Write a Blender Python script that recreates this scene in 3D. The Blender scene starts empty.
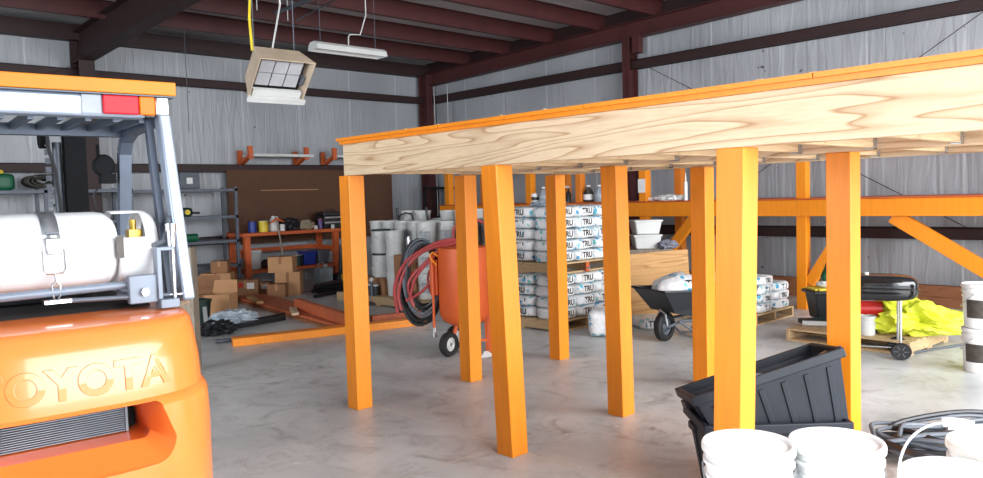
import bpy, bmesh, math, random
from mathutils import Vector, Matrix, Euler, noise
PI = math.pi
S = bpy.context.scene
COL = S.collection
D = bpy.data

# ------------------------------------------------------------------ camera
def setup_camera():
    yaw, pitch, roll = math.radians(42.9942), math.radians(3.1546), math.radians(-1.6805)
    f = Vector((math.sin(yaw)*math.cos(pitch), math.cos(yaw)*math.cos(pitch), -math.sin(pitch)))
    r0 = Vector((math.cos(yaw), -math.sin(yaw), 0)); u0 = r0.cross(f)
    c, s = math.cos(roll), math.sin(roll)
    r = c*r0 + s*u0; u = -s*r0 + c*u0
    cam = D.cameras.new('camera'); o = D.objects.new('camera', cam); COL.objects.link(o)
    o.matrix_world = Matrix(((r.x, u.x, -f.x, 0), (r.y, u.y, -f.y, 0), (r.z, u.z, -f.z, 1.6), (0, 0, 0, 1)))
    cam.sensor_fit = 'HORIZONTAL'; cam.sensor_width = 36
    cam.lens = 772.3*36/983
    cam.clip_start = 0.02; cam.clip_end = 200
    S.camera = o
setup_camera()

# ------------------------------------------------------------------ light
S.view_settings.view_transform = 'Standard'
S.view_settings.look = 'None'
S.view_settings.gamma = 1
S.view_settings.use_curve_mapping = False
S.view_settings.exposure = 1.0
w = D.worlds.new('overcast_sky'); S.world = w; w.use_nodes = True
w.node_tree.nodes['Background'].inputs[0].default_value = (0.86, 0.93, 1.0, 1)
w.node_tree.nodes['Background'].inputs[1].default_value = 2.2
def area(name, loc, aim, sx, sy, power, col):
    l = D.lights.new(name, 'AREA'); l.shape = 'RECTANGLE'; l.size = sx; l.size_y = sy
    l.energy = power; l.color = col
    o = D.objects.new(name, l); COL.objects.link(o); o.location = loc
    d = Vector(aim) - Vector(loc)
    o.rotation_euler = d.to_track_quat('-Z', 'Y').to_euler()
    return o
# daylight falling through the big roll-up door behind the camera, plus an added fill lamp at left that brightens the left-facing sides
area('door_daylight', (4.6, -4.2, 2.9), (4.9, 6.0, 0.4), 11.0, 4.6, 740, (0.98, 0.985, 1.0))
area('left_fill', (-7.2, 4.0, 2.2), (3.0, 6.0, 1.0), 5.0, 3.4, 330, (0.93, 0.96, 1.0))

# ------------------------------------------------------------------ materials
def lin(c):
    return tuple((x/12.92 if x <= 0.04045 else ((x+0.055)/1.055)**2.4) for x in c)
def rgb(r, g, b):
    return lin((r/255, g/255, b/255)) + (1,)
MATS = {}
def mat(name, col, rough=0.5, metal=0.0, var=0.12, scale=6.0, bump=0.0, bscale=40, spec=0.5, stretch=(1, 1, 1), coat=0, trans=0, emit=None):
    """Painted / plastic / metal surface with a gentle procedural variation in its own colour."""
    if name in MATS: return MATS[name]
    m = D.materials.new(name); m.use_nodes = True; nt = m.node_tree; N = nt.nodes; L = nt.links
    b = N['Principled BSDF']
    b.inputs['Roughness'].default_value = rough; b.inputs['Metallic'].default_value = metal
    b.inputs['Specular IOR Level'].default_value = spec
    if coat: b.inputs['Coat Weight'].default_value = coat; b.inputs['Coat Roughness'].default_value = 0.08
    if trans: b.inputs['Transmission Weight'].default_value = trans
    tc = N.new('ShaderNodeTexCoord'); mp = N.new('ShaderNodeMapping'); mp.inputs['Scale'].default_value = stretch
    L.new(tc.outputs['Object'], mp.inputs[0])
    nz = N.new('ShaderNodeTexNoise'); nz.inputs['Scale'].default_value = scale; nz.inputs['Detail'].default_value = 4
    L.new(mp.outputs[0], nz.inputs[0])
    rp = N.new('ShaderNodeValToRGB')
    c0 = tuple(max(0, x*(1-var)) for x in col[:3])+(1,); c1 = tuple(min(1, x*(1+var)) for x in col[:3])+(1,)
    rp.color_ramp.elements[0].position = 0.3; rp.color_ramp.elements[1].position = 0.7
    rp.color_ramp.elements[0].color = c0; rp.color_ramp.elements[1].color = c1
    L.new(nz.outputs[0], rp.inputs[0]); L.new(rp.outputs[0], b.inputs['Base Color'])
    if bump:
        n2 = N.new('ShaderNodeTexNoise'); n2.inputs['Scale'].default_value = bscale; n2.inputs['Detail'].default_value = 3
        L.new(mp.outputs[0], n2.inputs[0])
        bp = N.new('ShaderNodeBump'); bp.inputs['Strength'].default_value = bump; bp.inputs['Distance'].default_value = 0.01
        L.new(n2.outputs[0], bp.inputs['Height']); L.new(bp.outputs[0], b.inputs['Normal'])
    if emit:
        b.inputs['Emission Color'].default_value = emit[0]; b.inputs['Emission Strength'].default_value = emit[1]
    MATS[name] = m; return m

def nodes(name):
    m = D.materials.new(name); m.use_nodes = True; MATS[name] = m
    return m, m.node_tree.nodes, m.node_tree.links, m.node_tree.nodes['Principled BSDF']
def ramp(N, stops):
    r = N.new('ShaderNodeValToRGB'); cr = r.color_ramp
    while len(cr.elements) < len(stops): cr.elements.new(0.5)
    for e, (p, c) in zip(cr.elements, stops): e.position = p; e.color = c
    return r
def mixc(N, L, fac, a, b, mode='MIX'):
    x = N.new('ShaderNodeMix'); x.data_type = 'RGBA'; x.blend_type = mode
    for sock, v in ((x.inputs[0], fac), (x.inputs[6], a), (x.inputs[7], b)):
        if hasattr(v, 'is_linked') or hasattr(v, 'links'): L.new(v, sock)
        else: sock.default_value = v
    return x.outputs[2]

def mat_floor():
    m, N, L, b = nodes('concrete')
    tc = N.new('ShaderNodeTexCoord')
    n1 = N.new('ShaderNodeTexNoise'); n1.inputs['Scale'].default_value = 0.7; n1.inputs['Detail'].default_value = 8; n1.inputs['Roughness'].default_value = 0.62
    n2 = N.new('ShaderNodeTexNoise'); n2.inputs['Scale'].default_value = 3.4; n2.inputs['Detail'].default_value = 9; n2.inputs['Roughness'].default_value = 0.75; n2.inputs['Distortion'].default_value = 0.8
    n3 = N.new('ShaderNodeTexNoise'); n3.inputs['Scale'].default_value = 1.9; n3.inputs['Detail'].default_value = 6; n3.inputs['Distortion'].default_value = 1.4
    for n in (n1, n2, n3): L.new(tc.outputs['Object'], n.inputs[0])
    r1 = ramp(N, [(0.3, rgb(176, 179, 180)), (0.62, rgb(212, 214, 213))]); L.new(n1.outputs[0], r1.inputs[0])
    r2 = ramp(N, [(0.30, (0.50, 0.48, 0.46, 1)), (0.50, (0.95, 0.95, 0.95, 1)), (0.8, (1.1, 1.1, 1.1, 1))]); L.new(n2.outputs[0], r2.inputs[0])
    c = mixc(N, L, 0.75, r1.outputs[0], r2.outputs[0], 'MULTIPLY')
    r3 = ramp(N, [(0.62, (0, 0, 0, 1)), (0.75, (1, 1, 1, 1))]); L.new(n3.outputs[0], r3.inputs[0])
    c = mixc(N, L, r3.outputs[0], c, rgb(150, 142, 136))          # oily stains
    n4 = N.new('ShaderNodeTexNoise'); n4.inputs['Scale'].default_value = 9; n4.inputs['Detail'].default_value = 5; L.new(tc.outputs['Object'], n4.inputs[0])
    r4 = ramp(N, [(0.70, (0, 0, 0, 1)), (0.74, (1, 1, 1, 1))]); L.new(n4.outputs[0], r4.inputs[0])
    c = mixc(N, L, r4.outputs[0], c, rgb(226, 224, 220))          # dried splashes of plaster
    # sawn control joints every 4.6 m
    sp = N.new('ShaderNodeSeparateXYZ'); L.new(tc.outputs['Object'], sp.inputs[0])
    last = None
    for ax, off in ((0, 1.25), (1, 1.05)):
        a = N.new('ShaderNodeMath'); a.operation = 'ADD'; a.inputs[1].default_value = 40*4.6 + off; L.new(sp.outputs[ax], a.inputs[0])
        q = N.new('ShaderNodeMath'); q.operation = 'MODULO'; q.inputs[1].default_value = 4.6; L.new(a.outputs[0], q.inputs[0])
        k = N.new('ShaderNodeMath'); k.operation = 'LESS_THAN'; k.inputs[1].default_value = 0.012; L.new(q.outputs[0], k.inputs[0])
        if last is None: last = k
        else:
            mx = N.new('ShaderNodeMath'); mx.operation = 'MAXIMUM'; L.new(last.outputs[0], mx.inputs[0]); L.new(k.outputs[0], mx.inputs[1]); last = mx
    c = mixc(N, L, last.outputs[0], c, rgb(205, 198, 186))
    L.new(c, b.inputs['Base Color'])
    rr = N.new('ShaderNodeMapRange'); rr.inputs['To Min'].default_value = 0.24; rr.inputs['To Max'].default_value = 0.55
    L.new(n1.outputs[0], rr.inputs[0]); L.new(rr.outputs[0], b.inputs['Roughness'])
    bp = N.new('ShaderNodeBump'); bp.inputs['Strength'].default_value = 0.12; bp.inputs['Distance'].default_value = 0.01
    L.new(n2.outputs[0], bp.inputs['Height']); L.new(bp.outputs[0], b.inputs['Normal'])
    return m
def mat_vinyl(name, axis, base=(168, 172, 177)):
    """Vinyl-faced insulation blanket: soft vertical creases, taped seams. axis = horizontal axis of the wall"""
    m, N, L, b = nodes(name)
    tc = N.new('ShaderNodeTexCoord'); mp = N.new('ShaderNodeMapping')
    sc = [0.6, 0.6, 0.6]; sc[axis] = 5.0
    mp.inputs['Scale'].default_value = sc; L.new(tc.outputs['Object'], mp.inputs[0])
    n1 = N.new('ShaderNodeTexNoise'); n1.inputs['Scale'].default_value = 1.6; n1.inputs['Detail'].default_value = 3; n1.inputs['Distortion'].default_value = 0.9; L.new(mp.outputs[0], n1.inputs[0])
    n2 = N.new('ShaderNodeTexNoise'); n2.inputs['Scale'].default_value = 0.8; n2.inputs['Detail'].default_value = 3; L.new(tc.outputs['Object'], n2.inputs[0])
    r1 = ramp(N, [(0.3, rgb(*[v-14 for v in base])), (0.7, rgb(*[v+8 for v in base]))]); L.new(n2.outputs[0], r1.inputs[0])
    sp = N.new('ShaderNodeSeparateXYZ'); L.new(tc.outputs['Object'], sp.inputs[0])
    a = N.new('ShaderNodeMath'); a.operation = 'ADD'; a.inputs[1].default_value = 60.3; L.new(sp.outputs[axis], a.inputs[0])
    q = N.new('ShaderNodeMath'); q.operation = 'MODULO'; q.inputs[1].default_value = 1.22; L.new(a.outputs[0], q.inputs[0])
    k = N.new('ShaderNodeMath'); k.operation = 'LESS_THAN'; k.inputs[1].default_value = 0.035; L.new(q.outputs[0], k.inputs[0])
    f = N.new('ShaderNodeMath'); f.operation = 'MULTIPLY'; f.inputs[1].default_value = 0.7; L.new(k.outputs[0], f.inputs[0])
    c = mixc(N, L, f.outputs[0], r1.outputs[0], rgb(*[min(255, v+26) for v in base]))
    # small tears in the facing
    n3 = N.new('ShaderNodeTexNoise'); n3.inputs['Scale'].default_value = 7; n3.inputs['Detail'].default_value = 2; L.new(tc.outputs['Object'], n3.inputs[0])
    r3 = ramp(N, [(0.735, (0, 0, 0, 1)), (0.745, (1, 1, 1, 1))]); L.new(n3.outputs[0], r3.inputs[0])
    c = mixc(N, L, r3.outputs[0], c, rgb(90, 88, 84))
    L.new(c, b.inputs['Base Color']); b.inputs['Roughness'].default_value = 0.38
    bp = N.new('ShaderNodeBump'); bp.inputs['Strength'].default_value = 0.4; bp.inputs['Distance'].default_value = 0.05
    L.new(n1.outputs[0], bp.inputs['Height']); L.new(bp.outputs[0], b.inputs['Normal'])
    return m
def mat_wood(name, light, dark, axis=0, scale=1.0, rough=0.65, knots=True):
    m, N, L, b = nodes(name)
    tc = N.new('ShaderNodeTexCoord'); mp = N.new('ShaderNodeMapping')
    sc = [9*scale, 9*scale, 9*scale]; sc[axis] = 0.75*scale
    mp.inputs['Scale'].default_value = sc; L.new(tc.outputs['Object'], mp.inputs[0])
    n1 = N.new('ShaderNodeTexNoise'); n1.inputs['Scale'].default_value = 0.85; n1.inputs['Detail'].default_value = 2; L.new(mp.outputs[0], n1.inputs[0])
    k = N.new('ShaderNodeMath'); k.operation = 'MULTIPLY'; k.inputs[1].default_value = 12.0; L.new(n1.outputs[0], k.inputs[0])
    fr = N.new('ShaderNodeMath'); fr.operation = 'FRACT'; L.new(k.outputs[0], fr.inputs[0])
    r = ramp(N, [(0.0, dark), (0.10, light), (0.62, tuple(0.94*x for x in light[:3])+(1,)), (0.93, tuple(0.5*(a+c) for a, c in zip(light[:3], dark[:3]))+(1,)), (1.0, dark)]); L.new(fr.outputs[0], r.inputs[0])
    n2 = N.new('ShaderNodeTexNoise'); n2.inputs['Scale'].default_value = 14; n2.inputs['Detail'].default_value = 5; L.new(mp.outputs[0], n2.inputs[0])
    r2 = ramp(N, [(0.3, (0.86, 0.84, 0.8, 1)), (0.7, (1.04, 1.04, 1.04, 1))]); L.new(n2.outputs[0], r2.inputs[0])
    c = mixc(N, L, 0.8, r.outputs[0], r2.outputs[0], 'MULTIPLY')
    L.new(c, b.inputs['Base Color']); b.inputs['Roughness'].default_value = rough
    return m
def mat_bag():
    m, N, L, b = nodes('printed_bag')
    tc = N.new('ShaderNodeTexCoord'); oi = N.new('ShaderNodeObjectInfo')
    ad = N.new('ShaderNodeVectorMath'); ad.operation = 'ADD'
    cx = N.new('ShaderNodeCombineXYZ')
    q = N.new('ShaderNodeMath'); q.operation = 'MULTIPLY'; q.inputs[1].default_value = 37; L.new(oi.outputs['Random'], q.inputs[0])
    for i in range(3): L.new(q.outputs[0], cx.inputs[i])
    L.new(tc.outputs['Object'], ad.inputs[0]); L.new(cx.outputs[0], ad.inputs[1])
    v = N.new('ShaderNodeTexVoronoi'); v.inputs['Scale'].default_value = 15.0; L.new(ad.outputs[0], v.inputs[0])
    n = N.new('ShaderNodeTexNoise'); n.inputs['Scale'].default_value = 30; L.new(ad.outputs[0], n.inputs[0])
    s = N.new('ShaderNodeMath'); s.operation = 'MULTIPLY_ADD'; s.inputs[1].default_value = 0.8; L.new(n.outputs[0], s.inputs[0]); L.new(v.outputs['Distance'], s.inputs[2])
    r = ramp(N, [(0.78, (1, 1, 1, 1)), (0.84, (0, 0, 0, 1))]); L.new(s.outputs[0], r.inputs[0])
    sc = N.new('ShaderNodeSeparateColor'); L.new(v.outputs['Color'], sc.inputs[0])
    hue = ramp(N, [(0.0, rgb(60, 140, 190)), (0.3, rgb(90, 185, 215)), (0.5, rgb(130, 200, 190)), (0.6, rgb(238, 238, 238)), (1.0, rgb(240, 240, 240))]); L.new(sc.outputs[0], hue.inputs[0])
    c = mixc(N, L, r.outputs[0], rgb(228, 230, 232), hue.outputs[0])
    L.new(c, b.inputs['Base Color']); b.inputs['Roughness'].default_value = 0.3
    n2 = N.new('ShaderNodeTexNoise'); n2.inputs['Scale'].default_value = 12; n2.inputs['Detail'].default_value = 4; n2.inputs['Distortion'].default_value = 1; L.new(ad.outputs[0], n2.inputs[0])
    bp = N.new('ShaderNodeBump'); bp.inputs['Strength'].default_value = 0.6; bp.inputs['Distance'].default_value = 0.02
    L.new(n2.outputs[0], bp.inputs['Height']); L.new(bp.outputs[0], b.inputs['Normal'])
    return m

M_FLOOR = mat_floor()
M_VX = mat_vinyl('vinyl_insulation_x', 0); M_VY = mat_vinyl('vinyl_insulation_y', 1); M_VC = mat_vinyl('vinyl_insulation_roof', 1, (190, 190, 192))
M_STEEL = mat('red_oxide_primer', rgb(76, 36, 36), 0.55, var=0.18, scale=3)
M_DSTEEL = mat('dark_oxide_primer', rgb(48, 27, 27), 0.6, var=0.15, scale=3)
M_ORANGE = mat('safety_orange_paint', rgb(237, 140, 22), 0.42, var=0.06, scale=5, bump=0.06, bscale=18, stretch=(6, 6, 0.6))
M_ORANGE2 = mat('orange_rack_paint', rgb(226, 128, 36), 0.5, var=0.08, scale=4)
M_ORANGE3 = mat('rust_orange_paint', rgb(196, 92, 44), 0.55, var=0.14, scale=5)
M_PINE = mat_wood('pine_lumber', rgb(226, 203, 170), rgb(178, 140, 102), 1, 0.75)
M_PINEX = mat_wood('pine_joist', rgb(226, 198, 156), rgb(196, 158, 112), 0)
M_PLY = mat_wood('plywood', rgb(206, 160, 104), rgb(170, 120, 70), 0, 0.6)
M_PALLET = mat_wood('pallet_wood', rgb(206, 178, 138), rgb(160, 128, 90), 0, 1.5)
M_OLDWOOD = mat_wood('weathered_wood', rgb(150, 138, 122), rgb(112, 100, 88), 2, 1.2)
M_GALV = mat('galvanised_steel', rgb(186, 190, 194), 0.35, 0.85, var=0.15, scale=20)
M_GREYM = mat('grey_shelf_metal', rgb(92, 98, 108), 0.5, 0.3)
M_WHITE = mat('white_plastic', rgb(232, 233, 232), 0.32, var=0.03)
M_WHITED = mat('used_white_plastic', rgb(206, 208, 206), 0.4, var=0.05, scale=3)
M_GLAB = mat('faded_grey_label', rgb(158, 162, 168), 0.5, var=0.25, scale=26)
M_BLACK = mat('black_plastic', rgb(34, 36, 40), 0.42, var=0.15)
M_BLACKG = mat('black_enamel', rgb(14, 14, 16), 0.12, var=0.1, coat=0.6)
M_RUBBER = mat('black_rubber', rgb(28, 28, 29), 0.7, var=0.15, bump=0.2)
M_TOTE = mat('charcoal_tote_plastic', rgb(32, 36, 44), 0.5, spec=0.3, var=0.2, scale=5)
M_CARD = mat('cardboard', rgb(190, 143, 102), 0.85, var=0.07, scale=4)
M_CARD2 = mat('brown_cardboard', rgb(152, 108, 76), 0.85, var=0.1, scale=4)
M_FORK = mat('forklift_orange_paint', rgb(240, 128, 56), 0.28, var=0.03, coat=0.5)
M_ROOFP = mat('roof_panel_shaded_orange', rgb(204, 122, 26), 0.5, var=0.05, spec=0.3)  # forklift orange darkened: the panel's shading is put into its base colour
M_FORKGREY = mat('forklift_grey_paint', rgb(118, 128, 142), 0.42, 0.1, var=0.08)
M_FORKDARK = mat('forklift_dark_grey_paint', rgb(84, 94, 110), 0.4, 0.2, var=0.1)
M_TANK = mat('tank_white_paint', rgb(226, 228, 230), 0.3, var=0.03, coat=0.3)
M_RED = mat('red_plastic', rgb(200, 40, 34), 0.35)
M_REDL = mat('red_lens', rgb(196, 30, 44), 0.5, spec=0.3)
M_AMBL = mat('amber_lens', rgb(236, 110, 16), 0.5, spec=0.3)
M_CLRL = mat('clear_lens', rgb(150, 156, 164), 0.5, spec=0.3)
M_SILV = mat('silver_paint', rgb(158, 170, 186), 0.38, 0.35, var=0.1)
M_MAST = mat('mast_black', rgb(20, 21, 24), 0.75, spec=0.15)
M_PEG = mat('brown_hardboard', rgb(88, 58, 38), 0.75, var=0.06)
M_HOSER = mat('red_hose_rubber', rgb(168, 66, 66), 0.45)
M_HOSEB = mat('black_hose_rubber', rgb(38, 40, 44), 0.42)
M_HOSEG = mat('grey_hose_rubber', rgb(98, 104, 112), 0.45)
M_LIME = mat('lime_fabric', rgb(222, 230, 64), 0.6, var=0.12, scale=5, bump=0.5, bscale=14)
M_GREEN = mat('green_plastic', rgb(18, 92, 62), 0.45)
M_DGREEN = mat('dark_green_plastic', rgb(22, 46, 40), 0.5)
M_BLUE = mat('blue_plastic', rgb(28, 52, 140), 0.4)
M_YEL = mat('yellow_paint', rgb(222, 196, 52), 0.45)
M_BRASS = mat('brass', rgb(196, 160, 70), 0.35, 0.7)
M_INK = mat('black_ink', rgb(34, 36, 40), 0.6, var=0.02)
M_LABEL = mat('white_label', rgb(232, 232, 230), 0.5, var=0.02)
M_DLABEL = mat('dark_label', rgb(66, 60, 54), 0.5, var=0.3, scale=30)
M_CLOTH = mat('pale_plastic_sheet', rgb(186, 198, 208), 0.35, var=0.1, bump=0.4, bscale=10)
M_TAN = mat('heater_beige_paint', rgb(188, 170, 148), 0.5)
M_CERAM = mat('heater_ceramic', rgb(170, 172, 176), 0.7, bump=0.3, bscale=90)
M_LBROWN = mat_wood('stained_lumber', rgb(150, 98, 64), rgb(118, 70, 44), 1, 0.8)
M_BAG = mat_bag()
M_JUG = mat('clear_jug_plastic', rgb(176, 188, 198), 0.2, trans=0.35)
M_DIRT = mat('dried_mortar', rgb(176, 160, 142), 0.8, var=0.2, scale=20)
M_CLEAR = mat('frosted_tank_plastic', rgb(170, 190, 196), 0.3)
M_CHROME = mat('bright_zinc', rgb(210, 212, 214), 0.22, 0.95)
M_FIN = mat('radiator_fin_metal', rgb(120, 126, 134), 0.4, 0.6)
M_DARKV = mat('engine_bay_black', rgb(16, 16, 18), 0.8)

# ------------------------------------------------------------------ mesh helpers
I4 = Matrix.Identity(4)
def T(x, y, z): return Matrix.Translation((x, y, z))
def RZ(a): return Matrix.Rotation(a, 4, 'Z')
def RX(a): return Matrix.Rotation(a, 4, 'X')
def RY(a): return Matrix.Rotation(a, 4, 'Y')
class MB:
    def __init__(s, off=(0, 0, 0)): s.v = []; s.f = []; s.off = Vector(off)
    def add(s, vs, fs, M=None):
        b = len(s.v)
        for p in vs:
            p = Vector(p)
            s.v.append((M @ p) if M is not None else p)
        s.f += [tuple(b+i for i in f) for f in fs]; return s
    def box(s, lo, hi, M=None):
        x0, y0, z0 = lo; x1, y1, z1 = hi
        vs = [(x0, y0, z0), (x1, y0, z0), (x1, y1, z0), (x0, y1, z0), (x0, y0, z1), (x1, y0, z1), (x1, y1, z1), (x0, y1, z1)]
        return s.add(vs, [(0, 3, 2, 1), (4, 5, 6, 7), (0, 1, 5, 4), (1, 2, 6, 5), (2, 3, 7, 6), (3, 0, 4, 7)], M)
    def bar(s, a, b, w, h, up=(0, 0, 1)):
        """rectangular bar from a to b, w across, h along up"""
        a = Vector(a); b = Vector(b); d = (b-a).normalized(); r = d.cross(Vector(up))
        if r.length < 1e-4: r = d.cross(Vector((0, 1, 0)))
        r.normalize(); u = r.cross(d)
        vs = []
        for p in (a, b):
            for i, j in ((-1, -1), (1, -1), (1, 1), (-1, 1)): vs.append(p + r*(i*w/2) + u*(j*h/2))
        return s.add(vs, [(0, 1, 2, 3), (7, 6, 5, 4), (0, 4, 5, 1), (1, 5, 6, 2), (2, 6, 7, 3), (3, 7, 4, 0)])
    def frust(s, lo, hi, z0, z1, M=None):
        """box with different rectangles at z0 and z1: lo=(x0,y0,x1,y1)"""
        a, b, c, d = lo; e, f, g, h = hi
        vs = [(a, b, z0), (c, b, z0), (c, d, z0), (a, d, z0), (e, f, z1), (g, f, z1), (g, h, z1), (e, h, z1)]
        return s.add(vs, [(0, 3, 2, 1), (4, 5, 6, 7), (0, 1, 5, 4), (1, 2, 6, 5), (2, 3, 7, 6), (3, 0, 4, 7)], M)
    def tube(s, pts, r, n=10, closed=False, cap=True):
        pts = [Vector(p) for p in pts]; k = len(pts); rs = r if isinstance(r, (list, tuple)) else [r]*k
        vs = []; nrm = None
        for i, p in enumerate(pts):
            if closed: d = (pts[(i+1) % k]-pts[i-1])
            else: d = pts[min(i+1, k-1)]-pts[max(i-1, 0)]
            d.normalize()
            if nrm is None:
                nrm = d.cross(Vector((0, 0, 1)))
                if nrm.length < 1e-3: nrm = d.cross(Vector((0, 1, 0)))
            nrm = nrm - d*nrm.dot(d); nrm.normalize(); bi = d.cross(nrm)
            for j in range(n):
                t = 2*PI*j/n; vs.append(p + (nrm*math.cos(t) + bi*math.sin(t))*rs[i])
        fs = []
        for i in range(k if closed else k-1):
            a = i*n; b = ((i+1) % k)*n
            for j in range(n): fs.append((a+j, a+(j+1) % n, b+(j+1) % n, b+j))
        if cap and not closed:
            fs.append(tuple(range(n-1, -1, -1))); fs.append(tuple((k-1)*n+j for j in range(n)))
        return s.add(vs, fs)
    def cyl(s, a, b, r0, r1=None, n=20): return s.tube([a, b], [r0, r1 if r1 is not None else r0], n)
    def lathe(s, prof, n=32, M=None, cap0=True, cap1=True):
        vs = []; fs = []
        for r, z in prof:
            for j in range(n): t = 2*PI*j/n; vs.append((r*math.cos(t), r*math.sin(t), z))
        k = len(prof)
        for i in range(k-1):
            for j in range(n): fs.append((i*n+j, i*n+(j+1) % n, (i+1)*n+(j+1) % n, (i+1)*n+j))
        if cap0: fs.append(tuple(range(n-1, -1, -1)))
        if cap1: fs.append(tuple((k-1)*n+j for j in range(n)))
        return s.add(vs, fs, M)
    def prism(s, pts, z0, z1, M=None):
        """polygon (x,y) extruded from z0 to z1"""
        n = len(pts); vs = [(x, y, z0) for x, y in pts] + [(x, y, z1) for x, y in pts]
        fs = [tuple(range(n-1, -1, -1)), tuple(range(n, 2*n))] + [(i, (i+1) % n, n+(i+1) % n, n+i) for i in range(n)]
        return s.add(vs, fs, M)
    def pillow(s, sx, sy, sz, n=8, e=5.0, seed=0, amp=0.0, fr=6.0, M=None):
        bm = bmesh.new(); rnd = Vector((seed*7.3, seed*3.1, seed*1.7))
        bmesh.ops.create_cube(bm, size=2); bmesh.ops.subdivide_edges(bm, edges=bm.edges[:], cuts=n, use_grid_fill=True)
        for v in bm.verts:
            p = v.co; k = (abs(p.x)**e+abs(p.y)**e+abs(p.z)**e)**(1/e); q = p/k
            q = Vector((q.x*sx/2, q.y*sy/2, q.z*sz/2))
            if amp: q += q.normalized()*amp*noise.fractal(q*fr+rnd, 0.8, 2.0, 3)
            v.co = q
        bm.verts.index_update()
        s.add([v.co.copy() for v in bm.verts], [tuple(v.index for v in f.verts) for f in bm.faces], M); bm.free(); return s
    def lump(s, sx, sy, sz, seed=0, amp=0.35, fr=2.2, sub=4, flat=True, M=None):
        """crumpled heap resting on z = 0"""
        bm = bmesh.new(); bmesh.ops.create_icosphere(bm, subdivisions=sub, radius=1); rnd = Vector((seed*5.1, seed*2.3, seed))
        for v in bm.verts:
            p = v.co.copy()
            k = 1 + amp*(1-2*abs(noise.noise(p*fr+rnd))) * 0.9 + amp*0.5*noise.noise(p*fr*3+rnd) + amp*0.22*noise.noise(p*fr*8+rnd) - amp*0.5
            q = p*k
            z = q.z*sz/2 + sz*0.42
            if flat and z < 0.0: z = 0.004*noise.noise(p*5)
            v.co = Vector((q.x*sx/2, q.y*sy/2, max(z, 0.0) if flat else z))
        bm.verts.index_update()
        s.add([v.co.copy() for v in bm.verts], [tuple(v.index for v in f.verts) for f in bm.faces], M); bm.free(); return s
    def build(s, name, m, parent=None, loc=None, smooth=True, bevel=0.0, rz=0.0, angle=38):
        me = D.meshes.new(name)
        me.from_pydata([tuple(v - s.off) for v in s.v], [], s.f)
        bm = bmesh.new(); bm.from_mesh(me); bmesh.ops.recalc_face_normals(bm, faces=bm.faces); bm.to_mesh(me); bm.free()
        me.materials.append(m)
        if smooth: me.shade_smooth(); me.set_sharp_from_angle(angle=math.radians(angle))
        o = D.objects.new(name, me); COL.objects.link(o)
        if parent: o.parent = parent
        if loc is not None: o.location = loc
        if rz: o.rotation_euler.z = rz
        if bevel:
            b = o.modifiers.new('bevel', 'BEVEL'); b.width = bevel; b.segments = 2; b.limit_method = 'ANGLE'; b.angle_limit = math.radians(40)
        return o
def tag(o, label, cat, group=None, kind=None):
    o['label'] = label; o['category'] = cat
    if group: o['group'] = group
    if kind: o['kind'] = kind
    return o
def struct(o): o['kind'] = 'structure'; return o
def thing(name, label, cat, loc, rz=0.0, group=None):
    o = D.objects.new(name, None); COL.objects.link(o); o.location = loc; o.rotation_euler.z = rz; o.empty_display_size = 0.1
    return tag(o, label, cat, group)
def dup(root, loc, rz=0.0, label=None, group=None, rot=None):
    r = root.copy(); COL.objects.link(r); r.location = loc; r.rotation_euler = rot if rot else (0, 0, rz)
    if label: r['label'] = label
    if group: r['group'] = group
    for ch in root.children:
        c = ch.copy(); COL.objects.link(c); c.parent = r
        for g in ch.children:
            d = g.copy(); COL.objects.link(d); d.parent = c
    return r
def text(name, body, size, m, parent, M, extrude=0.0005, bold=0.0, align='CENTER', offset=0.0, bevel=0.0, xs=1.0):
    cu = D.curves.new(name, 'FONT'); cu.body = body; cu.size = size; cu.extrude = extrude; cu.align_x = align; cu.align_y = 'CENTER'; cu.offset = offset
    if bevel: cu.bevel_depth = bevel; cu.bevel_resolution = 1
    t = D.objects.new('tmp', cu); COL.objects.link(t)
    bpy.context.view_layer.update()
    me = D.meshes.new_from_object(t.evaluated_get(bpy.context.evaluated_depsgraph_get()))
    D.objects.remove(t); D.curves.remove(cu)
    me.transform(M @ Matrix.Diagonal((xs, 1, 1, 1))); me.name = name; me.materials.clear(); me.materials.append(m)
    o = D.objects.new(name, me); COL.objects.link(o); o.parent = parent
    return o
def facing(x, y, z, dirn):
    """matrix that stands text up, its face towards dirn (a horizontal angle: 0 = +x)"""
    return T(x, y, z) @ RZ(dirn + PI/2) @ RX(PI/2)
WORDS = ['first', 'second', 'third', 'fourth', 'fifth', 'sixth', 'seventh', 'eighth', 'ninth', 'tenth', 'eleventh', 'twelfth', 'thirteenth', 'fourteenth', 'fifteenth', 'sixteenth', 'seventeenth', 'eighteenth', 'nineteenth', 'twentieth']

# ------------------------------------------------------------------ building shell
XR, YB = 11.38, 14.28
XL, YF = -8.0, -2.2
YF2 = -14.0
struct(MB().box((XL-0.2, YF2, -0.2), (XR+0.2, YB+0.2, 0)).build('floor', M_FLOOR, smooth=False))
struct(MB().box((XL-0.2, YB, 0), (XR+0.2, YB+0.12, 4.9)).build('wall_back', M_VX, smooth=False))
struct(MB().box((XR, YF, 0), (XR+0.12, YB, 5.2)).build('wall_right', M_VY, smooth=False))
struct(MB().box((XL-0.12, YF, 0), (XL, 1.2, 5.2)).box((XL-0.12, 6.8, 0), (XL, YB, 5.2)).box((XL-0.12, 1.2, 3.8), (XL, 6.8, 5.2)).build('wall_left', M_VY, smooth=False))
struct(MB().box((XL, YF-0.12, 0), (0.2, YF, 5.3)).box((9.9, YF-0.12, 0), (XR+0.12, YF, 5.3)).box((0.2, YF-0.12, 4.2), (9.9, YF, 5.3)).build('wall_front', M_VX, smooth=False))
slope = 0.022
def roofz(y): return 4.705 + (13.9-y)*slope
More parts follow.
